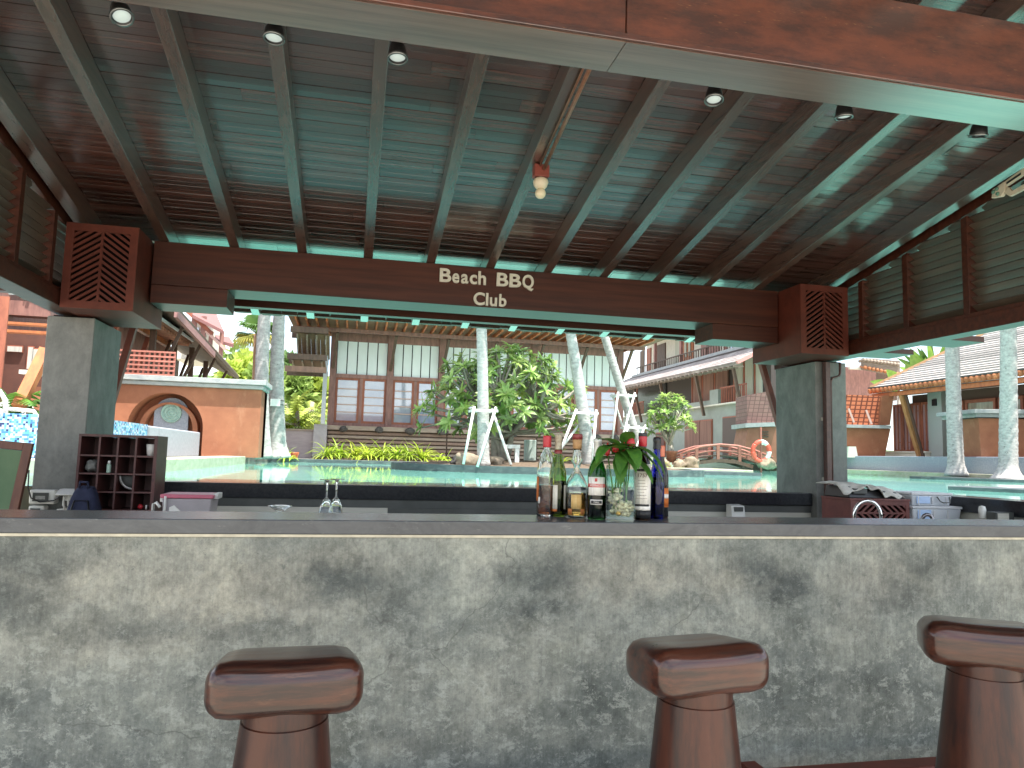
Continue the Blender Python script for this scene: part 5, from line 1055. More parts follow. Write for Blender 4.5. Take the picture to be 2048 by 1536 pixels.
# covered stairway running uphill
cw_ = thing('stairway_canopy', 'long sloping brown roof over a hillside stairway with dark struts', 'roof', (-6.2, 27, 2.0))
y0, y1, z0, z1 = 21.6, 33.0, 5.22, 4.46
zc_ = lambda y: z0+(z1-z0)*(y-y0)/(y1-y0)
GRB = pm('grey_brown_tile', (.25, .20, .16), (.17, .135, .11), sc=(3, 12, 12), rough=.8, rnd=.15)
MB().hexa([(-5.0, y0, zc_(y0)-.12), (-5.0, y1, zc_(y1)-.12), (-7.4, y1, zc_(y1)+.9), (-7.4, y0, zc_(y0)+.9), (-4.96, y0, zc_(y0)), (-4.96, y1, zc_(y1)), (-7.4, y1, zc_(y1)+1.04), (-7.4, y0, zc_(y0)+1.04)]).build('roof', GRB, cw_)
MB().bar((-5.02, y0, zc_(y0)-.17), (-5.02, 27.4, zc_(27.4)-.17), .10, .20).build('fascia', pm('pink_fascia', (.36, .19, .17), (.27, .14, .13), sc=(8, 2, 8), rough=.6), cw_)
for k in range(24):
    y = 27.6+k*.23; MB().tube([(-4.98, y, zc_(y)-.04), (-5.4, y, zc_(y)+.10)], .075, 7).build('eave_tile', GRB, cw_, smooth=True)
for y in (23.0, 25.6, 28.2, 30.8):
    MB().box(-6.0, -5.84, y-.08, y+.08, 1.3, zc_(y)+.2).build('post', BRWN, cw_); MB().bar((-5.95, y, 2.7), (-5.12, y+.05, zc_(y)-.15), .09, .09, (0, 1, 0)).build('strut', BRWN, cw_); MB().bar((-5.9, y, 2.9), (-5.9, y+2.0, zc_(y+2)-.2), .08, .08, (1, 0, 0)).build('brace', BRWN, cw_)
for zz_ in (3.1, 3.75): MB().bar((-5.93, 22.5, zz_), (-5.93, 32.5, zz_-.4), .12, .10).build('rail_beam', BRWN, cw_)
MB().box(-7.6, -7.4, 21.7, 33, 1.2, 5.0).build('back_wall', BRWN, cw_)
# upper house on the slope
uh = thing('upper_house', 'white hillside house with red shingled eaves above the stairway', 'building', (-7.0, 31, 3.0))
YU = 33.5
b = MB(); FB(b, 352, 640, 411, 720, YU, 3.0); b.build('wall', CREAMP, uh)
for (x0, y0_, x1, y1_) in ((376, 652, 382, 690), (390, 655, 397, 676)):
    FB(MB(), x0, y0_, x1, y1_, YU-.05, .045).build('window', WGLS, uh)
SHR = pm('red_brown_shingle', (.27, .13, .12), (.19, .085, .08), sc=(3, 40, 40), rough=.8)
def roofslab(par, pts, Y0, Y1, mat, name='roof', th=.14):
    q = [atY(pts[0][0], pts[0][1], Y0), atY(pts[1][0], pts[1][1], Y0), atY(pts[2][0], pts[2][1], Y1), atY(pts[3][0], pts[3][1], Y1)]
    return MB().hexa(list(q)+[p_+Vector((0, 0, th)) for p_ in q]).build(name, mat, par)
roofslab(uh, ((385, 636), (447, 668), (430, 628), (375, 618)), YU-1.6, YU+1.6, SHR)
roofslab(uh, ((432, 686), (467, 695), (458, 680), (430, 676)), YU-1.0, YU+1.2, SHR)
for px_ in (384, 403, 418, 440): FB(MB(), px_, 632 if px_ < 410 else 662, px_+4, 720, YU-1.2, .12).build('post', MAUV, uh)
MB().bar(atY(372, 620, YU-1.25), atY(425, 668, YU-1.25), .12, .16).build('eave_beam', REDW, uh); MB().bar(atY(412, 662, YU-1.25), atY(452, 700, YU-1.25), .10, .12).build('stair_beam', PINKB, uh)
# ---------------------------------------------------------------- timber house at the far left edge
lh = thing('timber_veranda', 'red timber veranda with windows seen past the left column at the picture edge', 'building', (-9.5, 15.0, 1.2))
FB(MB(), -30, 655, 90, 830, 15.2, 3).build('wall', pm('dark_red_wall', (.12, .045, .03), (.09, .035, .025), sc=(5, 5, 5), rough=.7), lh)
FB(MB(), -30, 640, 95, 652, 14.2, .2).build('eave_beam', ORNG, lh); FB(MB(), -30, 656, 95, 668, 14.6, .2).build('eave_beam', ORNG, lh)
FB(MB(), -30, 590, 0, 790, 13.6, .03).build('post', REDW, lh)
for (x0, y0_, x1, y1_) in ((15, 692, 43, 704), (57, 694, 62, 738), (67, 698, 82, 738)):
    fr = FB(MB(), x0-1.5, y0_-2, x1+1.5, y1_+1, 15.15, .045).build('window', REDW, lh); FB(MB(), x0, y0_, x1, y1_, 15.13, .018).build('pane', pm('pale_curtain', (.55, .53, .48), (.40, .39, .36), sc=(30, 30, 2), rough=.7), fr)
MB().bar(atY(92, 700, 13.3), atY(36, 815, 12.9), .16, .16, (0, 1, 0)).build('strut', ORNG, lh)
FB(MB(), 38, 739, 100, 750, 14.4, .4).build('ledge', CREAMP, lh)
FB(MB(), 42, 772, 100, 833, 14.5, .3).build('low_wall', PLAS, lh)
FB(MB(), 20, 600, 100, 634, 15.5, .3).build('gable_board', MAUV, lh)
# white garden chairs on the left terrace
def gchair(cx_, cy_, rz, lab):
    c = thing('garden_chair', lab, 'chair', (0, 0, 0), 'white plastic chairs on the left terrace')
    b = MB(); b.box(-.25, .25, -.24, .24, .40, .44); s_ = b.build('seat', WHITE, c, bevel=.01)
    MB().tube([(-.24, .24, .42), (-.25, .30, .78), (-.18, .33, .90), (.18, .33, .90), (.25, .30, .78), (.24, .24, .42)], .032, 8).build('back_frame', WHITE, c, smooth=True)
    for x in (-.12, 0, .12): MB().bar((x, .255, .44), (x, .322, .88), .06, .015, (0, 1, 0)).build('back_slat', WHITE, c)
    for x in (-.27, .27): MB().tube([(x, .27, .66), (x, -.20, .66), (x*1.02, -.26, .60), (x*1.04, -.28, 0)], .028, 8).build('arm', WHITE, c, smooth=True); MB().tube([(x*.95, .24, .42), (x*1.02, .30, 0)], .026, 8).build('leg', WHITE, c, smooth=True)
    c.location = (cx_, cy_, 1.162); c.rotation_euler = (0, 0, rz)
q = atY(14, 800, 11.9); gchair(q.x, 11.9, R(160), 'white plastic armchair behind the mosaic wall at the left edge'); c2 = atY(34, 715, 13.9); gchair(c2.x, 14.0, R(20), 'second white chair farther back beside the palm bush')
# ---------------------------------------------------------------- hotel wing
XH = 17.7
hw_ = thing('hotel_wing', 'two storey grey green hotel wing with shingled roof and balconies', 'building', (19, 38, 1.5))
GRGN = pm('grey_green_render', (.30, .335, .30), (.26, .29, .26), sc=(2, 2, 2), rough=.85)
SHNG = pm('weathered_shingle', (.36, .31, .29), (.20, .17, .165), sc=(5, 5, 5), detail=8, nr=.75, rough=.85, bump=.5, bsc=(6, 6, 6), c3=(.50, .46, .44), sc3=(1.2, 1.2, 1.2), lo3=.5, hi3=.65, bdist=.05)
CURT = pm('brown_curtain', (.27, .15, .11), (.17, .09, .07), sc=(.5, 9, .4), rough=.85); CURL = pm('pale_curtain_green', (.52, .53, .44), (.42, .43, .36), sc=(.5, 8, .4), rough=.85)
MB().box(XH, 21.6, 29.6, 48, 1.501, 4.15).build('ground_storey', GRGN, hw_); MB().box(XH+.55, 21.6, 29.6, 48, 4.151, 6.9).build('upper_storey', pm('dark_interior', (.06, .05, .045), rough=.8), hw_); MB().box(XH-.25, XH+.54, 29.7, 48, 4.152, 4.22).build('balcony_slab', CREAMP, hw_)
def hy(px, py=850, X=XH): return atX(px, py, X).y
for (a_, e_, m_, z1_) in ((1372, 1402, CURT, 3.45), (1403, 1425, CURT, 3.45), (1448, 1484, pm('dark_door', (.08, .045, .04), rough=.5), 3.5), (1314, 1331, pm('arched_door_red', (.10, .03, .025), rough=.6), 2.95), (1268, 1292, WGLS, 3.35)):
    y0_, y1_ = hy(e_), hy(a_); f = MB().box(XH-.06, XH-.005, y0_-.05, y1_+.05, 1.52, z1_+.06).build('door_frame', REDW, hw_); MB().box(XH-.085, XH-.062, y0_, y1_, 1.53, z1_).build('door_leaf', m_, f)
for (a_, e_, m_) in ((1370, 1388, CURT), (1390, 1412, CURT), (1414, 1440, CURT), (1452, 1470, CURL), (1472, 1490, CURL), (1493, 1506, CURL), (1262, 1318, pm('shade_glass', (.05, .05, .05), rough=.2))):
    y0_, y1_ = hy(e_, 780), hy(a_, 780); MB().box(XH+.44, XH+.53, y0_+.06, y1_-.06, 4.25, 6.3).build('curtained_window', m_, hw_); MB().box(XH+.41, XH+.54, y1_-.055, y1_+.055, 4.23, 6.4).build('window_post', REDW, hw_)
# balcony walls and rails
for (a_, e_, z1_) in ((1373, 1428, 4.45), (1428, 1445, 4.95)): MB().box(XH-.24, XH-.08, hy(e_), hy(a_), 4.2205, z1_).build('balcony_wall', GRGN, hw_)
for (a_, e_) in ((1447, 1500), (1262, 1292)):
    y0_, y1_ = hy(e_), hy(a_); rl_ = MB().box(XH-.2, XH-.14, y0_, y1_, 4.95, 5.02).build('balcony_rail', REDW, hw_); n = int((y1_-y0_)/.16)
    for k in range(n): MB().box(XH-.185, XH-.155, y0_+k*(y1_-y0_)/n, y0_+k*(y1_-y0_)/n+.045, 4.221, 4.949).build('baluster', REDW, rl_)
# shingled lower roof, rafters' ends and brackets
b = MB(); b.hexa([(16.6, 29.6, 5.72), (16.6, 48, 5.92), (18.9, 48, 6.95), (18.9, 29.6, 6.95), (16.55, 29.6, 5.82), (16.55, 48, 6.02), (18.9, 48, 7.07), (18.9, 29.6, 7.07)]); b.build('lower_roof', SHNG, hw_)
for k in range(9): MB().hexa([(16.5+.26*k, 29.58, 5.82+.14*k), (16.5+.26*k, 48, 6.01+.12*k), (16.76+.26*k, 48, 6.16+.12*k), (16.76+.26*k, 29.58, 5.97+.14*k), (16.5+.26*k, 29.58, 5.865+.14*k), (16.5+.26*k, 48, 6.055+.12*k), (16.76+.26*k, 48, 6.17+.12*k), (16.76+.26*k, 29.58, 5.985+.14*k)]).build('shingle_course', SHNG, hw_)
MB().box(18.75, 18.95, 29.6, 48, 7.0, 7.22).build('ridge_cap', COPE, hw_); MB().bar((16.5, 29.5, 5.80), (18.9, 29.5, 7.0), .16, .16, (0, 1, 0)).build('barge_board', pm('pink_barge', (.55, .27, .24), rough=.6), hw_)
for k in range(36): MB().box(16.52, 17.0, 29.8+k*.5, 29.88+k*.5, 5.64+.004*k, 5.71+.005*k).build('rafter_end', LEDG, hw_)
for px_ in (1292, 1345, 1418, 1495): y = hy(px_, 800); MB().bar((XH-.28, y, 3.7), (16.8, y-.3, 5.72), .13, .13, (0, 1, 0)).build('bracket', BRWN, hw_)
# set back top storey
MB().box(20.3, 21.6, 29.4, 49, 6.96, 10.2).build('top_storey', CREAMP, hw_)
for (a_, e_, m_) in ((1282, 1290, BRWN), (1295, 1303, REDW), (1316, 1332, BRWN), (1352, 1362, CURL), (1366, 1388, ORNG), (1404, 1440, MAUV), (1462, 1482, WGLS)):
    y0_, y1_ = hy(e_, 715, 20.3), hy(a_, 715, 20.3); MB().box(20.22, 20.295, y0_, y1_, 7.3, 9.3).build('top_window', m_, hw_)
for a_ in (1370, 1378): y = hy(a_, 715, 20.2); MB().box(20.15, 20.215, y-.25, y+.02, 7.9, 9.1).build('pale_pane', CURL, hw_)
for px_ in (1311, 1363, 1414, 1452): y = hy(px_, 715, 19.2); MB().box(19.1, 19.26, y-.1, y+.1, 7.08, 9.9).build('top_post', MAUV, hw_)
rl_ = MB().box(19.05, 19.11, 30, 48, 7.72, 7.79).build('top_rail', BRWN, hw_)
for k in range(60): MB().box(19.06, 19.10, 30+k*.3, 30.05+k*.3, 7.1, 7.719).build('baluster', BRWN, rl_)
MB().hexa([(18.2, 29, 9.75), (18.2, 49, 9.75), (21, 49, 10.6), (21, 29, 10.6), (18.2, 29, 9.9), (18.2, 49, 9.9), (21, 49, 10.75), (21, 29, 10.75)]).build('top_roof', SHR, hw_)
for k in range(26): MB().bar((18.25, 29.3+k*.75, 9.68), (20.9, 29.3+k*.75, 10.48), .1, .1).build('top_rafter', ORNG, hw_)
# ---------------------------------------------------------------- brick screen and orange wall at the end of the wing
BRK = nt('brown_block')
def blockmat(name, c1, c2, mortar, sc, ofs=0, size=.035):
    m, t, N, L, P = nt(name); tcn = N.new('ShaderNodeTexCoord'); sp = N.new('ShaderNodeSeparateXYZ'); cb_ = N.new('ShaderNodeCombineXYZ'); ad_ = N.new('ShaderNodeMath'); ad_.operation = 'ADD'
    L.new(tcn.outputs['Object'], sp.inputs[0]); L.new(sp.outputs[0], ad_.inputs[0]); L.new(sp.outputs[1], ad_.inputs[1]); L.new(ad_.outputs[0], cb_.inputs[0]); L.new(sp.outputs[2], cb_.inputs[1])
    br = N.new('ShaderNodeTexBrick'); br.offset = ofs; br.inputs['Color1'].default_value = lin(c1); br.inputs['Color2'].default_value = lin(c2); br.inputs['Mortar'].default_value = lin(mortar); br.inputs['Scale'].default_value = sc; br.inputs['Mortar Size'].default_value = size; br.inputs['Brick Width'].default_value = .5; br.inputs['Row Height'].default_value = .5
    L.new(cb_.outputs[0], br.inputs['Vector']); L.new(br.outputs['Color'], P.inputs['Base Color']); P.inputs['Roughness'].default_value = .8
    b = N.new('ShaderNodeBump'); b.invert = True; b.inputs['Strength'].default_value = .6; b.inputs['Distance'].default_value = .03; L.new(br.outputs['Fac'], b.inputs['Height']); L.new(b.outputs[0], P.inputs['Normal']); return m
BLKM = blockmat('brown_block_wall', (.27, .15, .13), (.21, .11, .10), (.12, .07, .06), 3.2); LATO = blockmat('orange_pierced_block', (.60, .19, .09), (.52, .15, .07), (.16, .04, .02), 3.0, size=.07)
DT = 29.5
def DQ(par, name, mat, pts, d, th, bevel=0):
    """solid panel through photographed outline points at camera distance d, th thick going away"""
    q = [atD(x, y, d) for x, y in pts]; return MB().prism(q, (CF.x*th, CF.y*th, 0)).build(name, mat, par, bevel=bevel)
bt = thing('block_tower', 'brown block wall on a sloping orange base with pale coping by the bridge', 'wall', tuple(atD(1520, 910, DT)))
DQ(bt, 'block_wall', BLKM, ((1494, 790), (1535, 783), (1552, 840), (1552, 846), (1494, 846)), DT+.1, 1.5); DQ(bt, 'coping', COPE, ((1491, 846.5), (1556, 844), (1556, 852), (1491, 855)), DT-.15, 1.9)
DQ(bt, 'base', pm('red_brown_plaster', (.34, .14, .09), (.26, .10, .065), sc=(2, 2, 2), rough=.8), ((1497, 855.5), (1556, 853), (1556, 925), (1484, 925)), DT, 1.6)
for k in range(3): DQ(bt, 'relief_bar', BRWN, ((1521, 862+k*5), (1537, 862+k*5), (1537, 865+k*5), (1521, 865+k*5)), DT-.06, .05)
DQ(bt, 'notice', PAPW, ((1520, 882), (1531, 882), (1531, 890), (1520, 890)), DT-.05, .04)
ol = thing('orange_block_wall', 'orange wall with pierced block screen right of the right column', 'wall', tuple(atD(1730, 910, DT)))
DQ(ol, 'pierced_screen', LATO, ((1660, 788), (1764, 792), (1757, 850), (1660, 850)), DT+.15, .8); DQ(ol, 'side_pier', PLAS, ((1763, 792), (1788, 788), (1780, 850), (1758, 850)), DT+.05, 1.2)
DQ(ol, 'coping', COPE, ((1660, 848), (1782, 851), (1782, 857), (1660, 854)), DT-.25, 1.3); DQ(ol, 'base', PLAS, ((1660, 854.5), (1781, 857.5), (1769, 917), (1660, 917)), DT, 1.1)
for a_, e_ in (((1697, 817), (1708, 845)), ((1732, 820), (1743, 848))): MB().bar(atD(a_[0], a_[1], DT-.1), atD(e_[0], e_[1], DT-.2), .07, .07).build('screen_stay', PINKB, ol)
DQ(ol, 'sill_block', CREAMP, ((1697, 893), (1712, 893), (1716, 915), (1695, 915)), DT-.5, .4)
# ---------------------------------------------------------------- footbridge
DB = 27.5
fb = thing('footbridge', 'small arched wooden footbridge with red railings over the pool', 'bridge', tuple(atD(1440, 930, DB)))
BRT = pm('bridge_red', (.38, .15, .11), (.28, .10, .075), sc=(9, 9, 9), rough=.6, rnd=.12)
dirb = Vector((CF.x, CF.y, 0)).normalized()
for dz, nm in ((0, 'near'), (1.25, 'far')):
    o_ = dirb*dz
    top = [(1352, 912), (1375, 902), (1405, 893), (1440, 889), (1475, 892), (1510, 901), (1545, 915)]; mid = [(1360, 920), (1390, 908), (1415, 902.5), (1440, 901), (1470, 903), (1500, 911), (1535, 922)]
    MB().tube([atD(x, y, DB)+o_ for x, y in top], .05, 6).build('handrail', BRT, fb, smooth=True); MB().tube([atD(x, y, DB)+o_ for x, y in mid], .035, 6).build('mid_rail', BRT, fb, smooth=True)
    for x, yt, yb in ((1393, 896, 923), (1436, 889, 920), (1479, 893, 923), (1362, 907, 930), (1518, 904, 930)): MB().bar(atD(x, yt, DB)+o_, atD(x, yb, DB)+o_, .11, .11, tuple(dirb)).build('rail_post', BRT, fb)
    bm = [(1372, 934), (1400, 925), (1436, 921), (1472, 924), (1505, 934)]
    q = [atD(x, y, DB)+o_ for x, y in bm]
    for k in range(len(q)-1): MB().bar(q[k], q[k+1], .12, .13).build('arch_beam', BRWN, fb)
dk = [(1366, 929), (1380, 922), (1395, 917.5), (1410, 914.5), (1425, 913), (1440, 912.5), (1455, 913), (1470, 915), (1485, 918.5), (1500, 923), (1512, 928)]
q = [atD(x, y, DB) for x, y in dk]
for k in range(len(q)-1):
    for s_ in range(3):
        a_ = q[k].lerp(q[k+1], s_/3+.02); e_ = q[k].lerp(q[k+1], (s_+1)/3-.02); MB().hexa([a_, e_, e_+dirb*1.25, a_+dirb*1.25, a_+Vector((0, 0, .05)), e_+Vector((0, 0, .05)), e_+dirb*1.25+Vector((0, 0, .05)), a_+dirb*1.25+Vector((0, 0, .05))]).build('deck_plank', BRWN, fb)
# life buoy on the wall
c = atD(1522, 903, DB-.6); lbz = thing('life_buoy', 'red and white life buoy hanging by the footbridge', 'life buoy', c)
BR_ = pm('buoy_red', (.72, .10, .06), rough=.45)
for k in range(8):
    n = 6; pts = []
    for s_ in range(n+1):
        an = 2*math.pi*(k+s_/n*.999)/8; pts.append(c+CR*(.30*math.cos(an))+CU*(.36*math.sin(an)))
    MB().tube(pts, .085, 8).build('segment', BR_ if k % 2 == 0 or k in (3, 5) else WHITE, lbz, smooth=True)
MB().bar(c+Vector((0, 0, -1.0)), c+Vector((0, 0, .9)), .05, .05).build('stand', BRT, lbz)
for k, (px_, py_, d_, r_, lab) in enumerate(((1532, 928, 27.0, .30, 'pale boulder at the right end of the footbridge'), (1382, 926, 26.5, .30, 'boulder left of the footbridge'), (1360, 930, 26.3, .22, 'small pale boulder left of the footbridge'), (1330, 930, 26.3, .26, 'boulder beside the planted terracotta pot'))):
    q = atD(px_, py_, d_); q.z = max(q.z, 1.1); tag(rock('boulder', TANR, None, (0, 0, 0), r_, k+40), lab, 'boulder').location = q
for k, (px_, py_, Y_, r_, lab) in enumerate(((935, 921, 14.6, .24, 'tan boulder at the foot of the left propped palm'), (915, 922, 14.9, .13, 'small grey stone on the island edge'), (985, 924, 14.9, .17, 'stone between the palm props'))):
    q = atY(px_, py_, Y_); tag(rock('boulder', TANR if k != 1 else ROCK, None, (0, 0, 0), r_, k+60), lab, 'boulder').location = q
tp = thing('terracotta_pot', 'terracotta pot under the small frangipani by the bridge', 'pot', tuple(atD(1343, 925, 26.6))); q = atD(1343, 925, 26.6); MB().lathe([(0, 0), (.16, 0), (.20, .35), (.22, .36), (.22, .42), (.18, .42), (.17, .1), (0, .1)], q, 16).build('pot', RTILE, tp, smooth=True)
# ---------------------------------------------------------------- tiled pavilion at the right
XP = 21.0
pv = thing('tiled_pavilion', 'pavilion with pale shingled hip roof, orange eave tiles and red folding doors', 'building', (23.5, 21, 1.14))
SH2 = pm('pale_roof_shingle', (.44, .41, .39), (.27, .25, .24), sc=(3, 14, 14), detail=8, nr=.8, rough=.85, rnd=.12)
ze = 4.58; ye = 26.6; slope = .70
def rp(d, y): return Vector((XP+d, y, ze+slope*d))
# hip roof courses, each its own strip
d = 0; k = 0
while d < 6.2:
    d2 = d+.155
    yl = ye-d; yl2 = ye-d2; jz_ = jit(.012)
    MB().hexa([rp(d, 6), rp(d, yl), rp(d2, yl2), rp(d2, 6), rp(d, 6)+Vector((0, 0, .065+jz_)), rp(d, yl)+Vector((0, 0, .065+jz_)), rp(d2, yl2)+Vector((0, 0, .012)), rp(d2, 6)+Vector((0, 0, .012))]).build('shingle_course', SH2, pv); d = d2
MB().hexa([rp(.02, 6)-Vector((0, 0, .1)), rp(.02, ye-.03)-Vector((0, 0, .1)), rp(6.2, ye-6.2)-Vector((0, 0, .1)), rp(6.2, 6)-Vector((0, 0, .1)), rp(.02, 6)-Vector((0, 0, .004)), rp(.02, ye-.03)-Vector((0, 0, .004)), rp(6.2, ye-6.2)-Vector((0, 0, .004)), rp(6.2, 6)-Vector((0, 0, .004))]).build('roof_deck', BOARD, pv)
MB().poly([rp(0, ye), rp(6.2, ye-6.2), (27.2, ye, ze)]).build('end_roof', SH2, pv, fixn=False)
MB().bar(rp(0, ye)+Vector((0, 0, .05)), rp(6.3, ye-6.3)+Vector((0, 0, .05)), .16, .10).build('hip_trim', pm('orange_trim', (.62, .36, .20), (.5, .27, .14), sc=(6, 6, 6), rough=.7), pv)
OTILE = pm('orange_eave_tile', (.56, .22, .09), (.38, .13, .055), sc=(12, 12, 12), rough=.7, rnd=.22)
y = ye-.05
while y > 13: MB().tube([(XP-.12, y, ze-.13), (XP+.30, y-.10, ze+.0)], .105, 8).build('eave_tile', OTILE, pv, smooth=True); y -= .235
MB().box(XP-.10, XP+.0, 6, ye+.05, ze-.012, ze+.045).build('eave_board', DGREY, pv)
MB().box(XP+.05, XP+.17, 6, ye, ze-.40, ze-.24).build('eave_beam', ORNG, pv); MB().box(XP+.2, XP+1.6, 6, ye-.2, ze-.235, ze-.20).build('soffit', BOARD, pv)
XF = XP+1.1
MB().box(XF+.3, 27, 6, 25.9, 1.141, 4.3).build('back_wall', pm('brown_shade_wall', (.13, .07, .055), rough=.8), pv)
def py_(px, X=XF): return atX(px, 850, X).y
ya, yb = py_(1862), py_(1786)
for k in range(4):
    y0_ = ya+(yb-ya)*k/4; y1_ = ya+(yb-ya)*(k+1)/4; f = MB(); f.box(XF, XF+.08, y0_+.01, y0_+.09, 1.95, 3.95); f.box(XF, XF+.08, y1_-.09, y1_-.01, 1.95, 3.95); f.box(XF, XF+.08, y0_+.091, y1_-.091, 3.85, 3.95); f.box(XF, XF+.08, y0_+.091, y1_-.091, 1.95, 2.06)
    fr = f.build('folding_door', REDW, pv); MB().box(XF+.03, XF+.05, y0_+.09, y1_-.09, 2.06, 3.85).build('curtain', pm('mauve_curtain', (.40, .24, .24), (.28, .16, .16), sc=(1, 14, .5), rough=.8), fr); MB().box(XF+.01, XF+.028, (y0_+y1_)/2-.03, (y0_+y1_)/2+.03, 2.061, 3.849).build('door_bar', REDW, fr)
    for z in (2.35, 3.6): MB().box(XF+.012, XF+.026, y0_+.092, (y0_+y1_)/2-.031, z, z+.03).build('door_bar', REDW, fr)
MB().box(XF-.35, XF+.25, ya-.1, yb+.35, 1.141, 1.93).build('bench_wall', CREAMP, pv); MB().box(XF-.42, XF+.3, ya-.15, yb+.42, 1.9305, 1.99).build('bench_cap', CREAMP, pv)
MB().box(XF-.15, XF+.45, py_(1891), py_(1863), 1.141, 4.3).build('pillar', pm('grey_pillar', (.34, .36, .34), rough=.8), pv); MB().box(XF-.21, XF-.151, py_(1878)-.1, py_(1878)+.1, 3.75, 4.0).build('wall_lamp', BLACK, pv)
for (a_, e_, z0_, z1_, m_) in ((1898, 1921, 1.6, 3.9, 'f'), (1924, 1985, 1.6, 3.9, 'f'), (1990, 2040, 1.6, 3.9, 'f')):
    y0_, y1_ = py_(e_), py_(a_); f = MB(); f.box(XF+.15, XF+.25, y0_, y0_+.1, z0_, z1_); f.box(XF+.15, XF+.25, y1_-.1, y1_, z0_, z1_); f.box(XF+.15, XF+.25, y0_+.1, y1_-.1, z1_-.12, z1_); f.box(XF+.15, XF+.25, y0_+.1, y1_-.1, z1_-.72, z1_-.64); fr = f.build('window_frame', REDW, pv)
    MB().box(XF+.19, XF+.21, y0_+.1, y1_-.1, z0_, z1_-.12).build('pane', pm('warm_pane', (.20, .18, .14), (.38, .36, .28), sc=(6, 6, 1), rough=.1, spec=.8), fr)
MB().bar((XP+.1, py_(1800, XP), ze-.38), (XF-.45, py_(1836, XF-.5), 1.72), .14, .16, (0, 1, 0)).build('strut', pm('bamboo_pole', (.44, .24, .10), (.32, .16, .06), sc=(12, 12, 2), rough=.5), pv); MB().bar((XP+.16, py_(1806, XP), ze-.38), (XF-.40, py_(1841, XF-.5), 1.72), .07, .09, (0, 1, 0)).build('strut', BRWN, pv)
MB().box(XP-.12, XP+.35, ye-.9, ye-.35, ze-.44, ze-.41).build('bracket_plate', STEEL, pv)
# granite retaining wall, lounger, orange planter
gw = thing('granite_wall', 'blue grey granite retaining wall along the pool in front of the pavilion', 'wall', (19.6, 26, 1.14)); MB().box(19.45, 19.9, 14, 35, 1.141, 1.74).build('wall', GRNT, gw, bevel=.02)
q = atX(1935, 905, 20.4); sl_ = thing('sun_lounger', 'grey cushioned lounger on the terrace before the pavilion', 'lounger', (20.5, q.y, 1.6))
y = q.y
MB().hexa([(20.3, y-.95, 1.62), (21.3, y-.95, 1.62), (21.3, y+.75, 1.62), (20.3, y+.75, 1.62), (20.3, y-.95, 1.74), (21.3, y-.95, 2.25), (21.3, y+.75, 2.25), (20.3, y+.75, 1.74)]).build('cushion', pm('grey_cushion', (.42, .42, .46), (.36, .36, .40), sc=(8, 8, 8), rough=.9), sl_, bevel=.03); MB().box(20.3, 21.2, y-.9, y+.7, 1.50, 1.615).build('frame', BRWN, sl_)
for yy in (y-.8, y+.6): MB().box(20.32, 20.42, yy, yy+.1, 1.15, 1.499).build('leg', BRWN, sl_)
op = thing('orange_planter', 'tapering orange planter wall with stepped pale coping at the right', 'wall', tuple(atD(2010, 955, 23.2)))
d_ = 23.4
DQ(op, 'wall', PLAS, ((1957, 836), (2130, 840), (2130, 962), (1966, 960)), d_, 1.6); DQ(op, 'coping', COPE, ((1949, 818), (2140, 820), (2140, 828), (1949, 826)), d_-.25, 2.1, .01); DQ(op, 'coping_moulding', COPE, ((1953, 826.5), (2135, 828.5), (2135, 836), (1953, 834)), d_-.12, 1.9, .01)
DQ(op, 'grille', DGREY, ((2040, 918), (2090, 918), (2090, 950), (2040, 950)), d_-.03, .03)
# brown house behind the pavilion
bh = thing('brown_house', 'brown house with rounded tile ends behind the pavilion roof', 'building', (27, 38, 1.2)); d_ = 40
DQ(bh, 'wall', MAUV, ((1660, 728), (1752, 744), (1752, 900), (1660, 900)), d_, 5); DQ(bh, 'roof', GRB, ((1727, 716), (1800, 722), (1800, 752), (1727, 738)), d_-1.5, .3); DQ(bh, 'rear_wall', BRWN, ((1752, 735), (1800, 745), (1800, 800), (1752, 800)), d_+.5, 4)
for k in range(11): c = atD(1730+k*6.7, 719.5+k*.9, d_-1.6); MB().tube([c, c+dirb*.6], .085, 8).build('tile_end', LEDG, bh, smooth=True)
for k in range(9): c = atD(1731+k*8, 735+k*1.6, d_-1.55); MB().tube([c, c+dirb*.5+Vector((0, 0, .1))], .10, 8).build('eave_tile', OTILE, bh, smooth=True)
DQ(bh, 'fascia', CREAMP, ((1700, 733), (1745, 736), (1745, 740), (1700, 738)), d_-1.2, .2)
# outrigger boards of the bar roof on the right side
for pts in (((1728, 716), (1760, 700), (1818, 706), (1742, 722)), ((1850, 690), (1900, 676), (1958, 686), (1890, 698))):
    pass
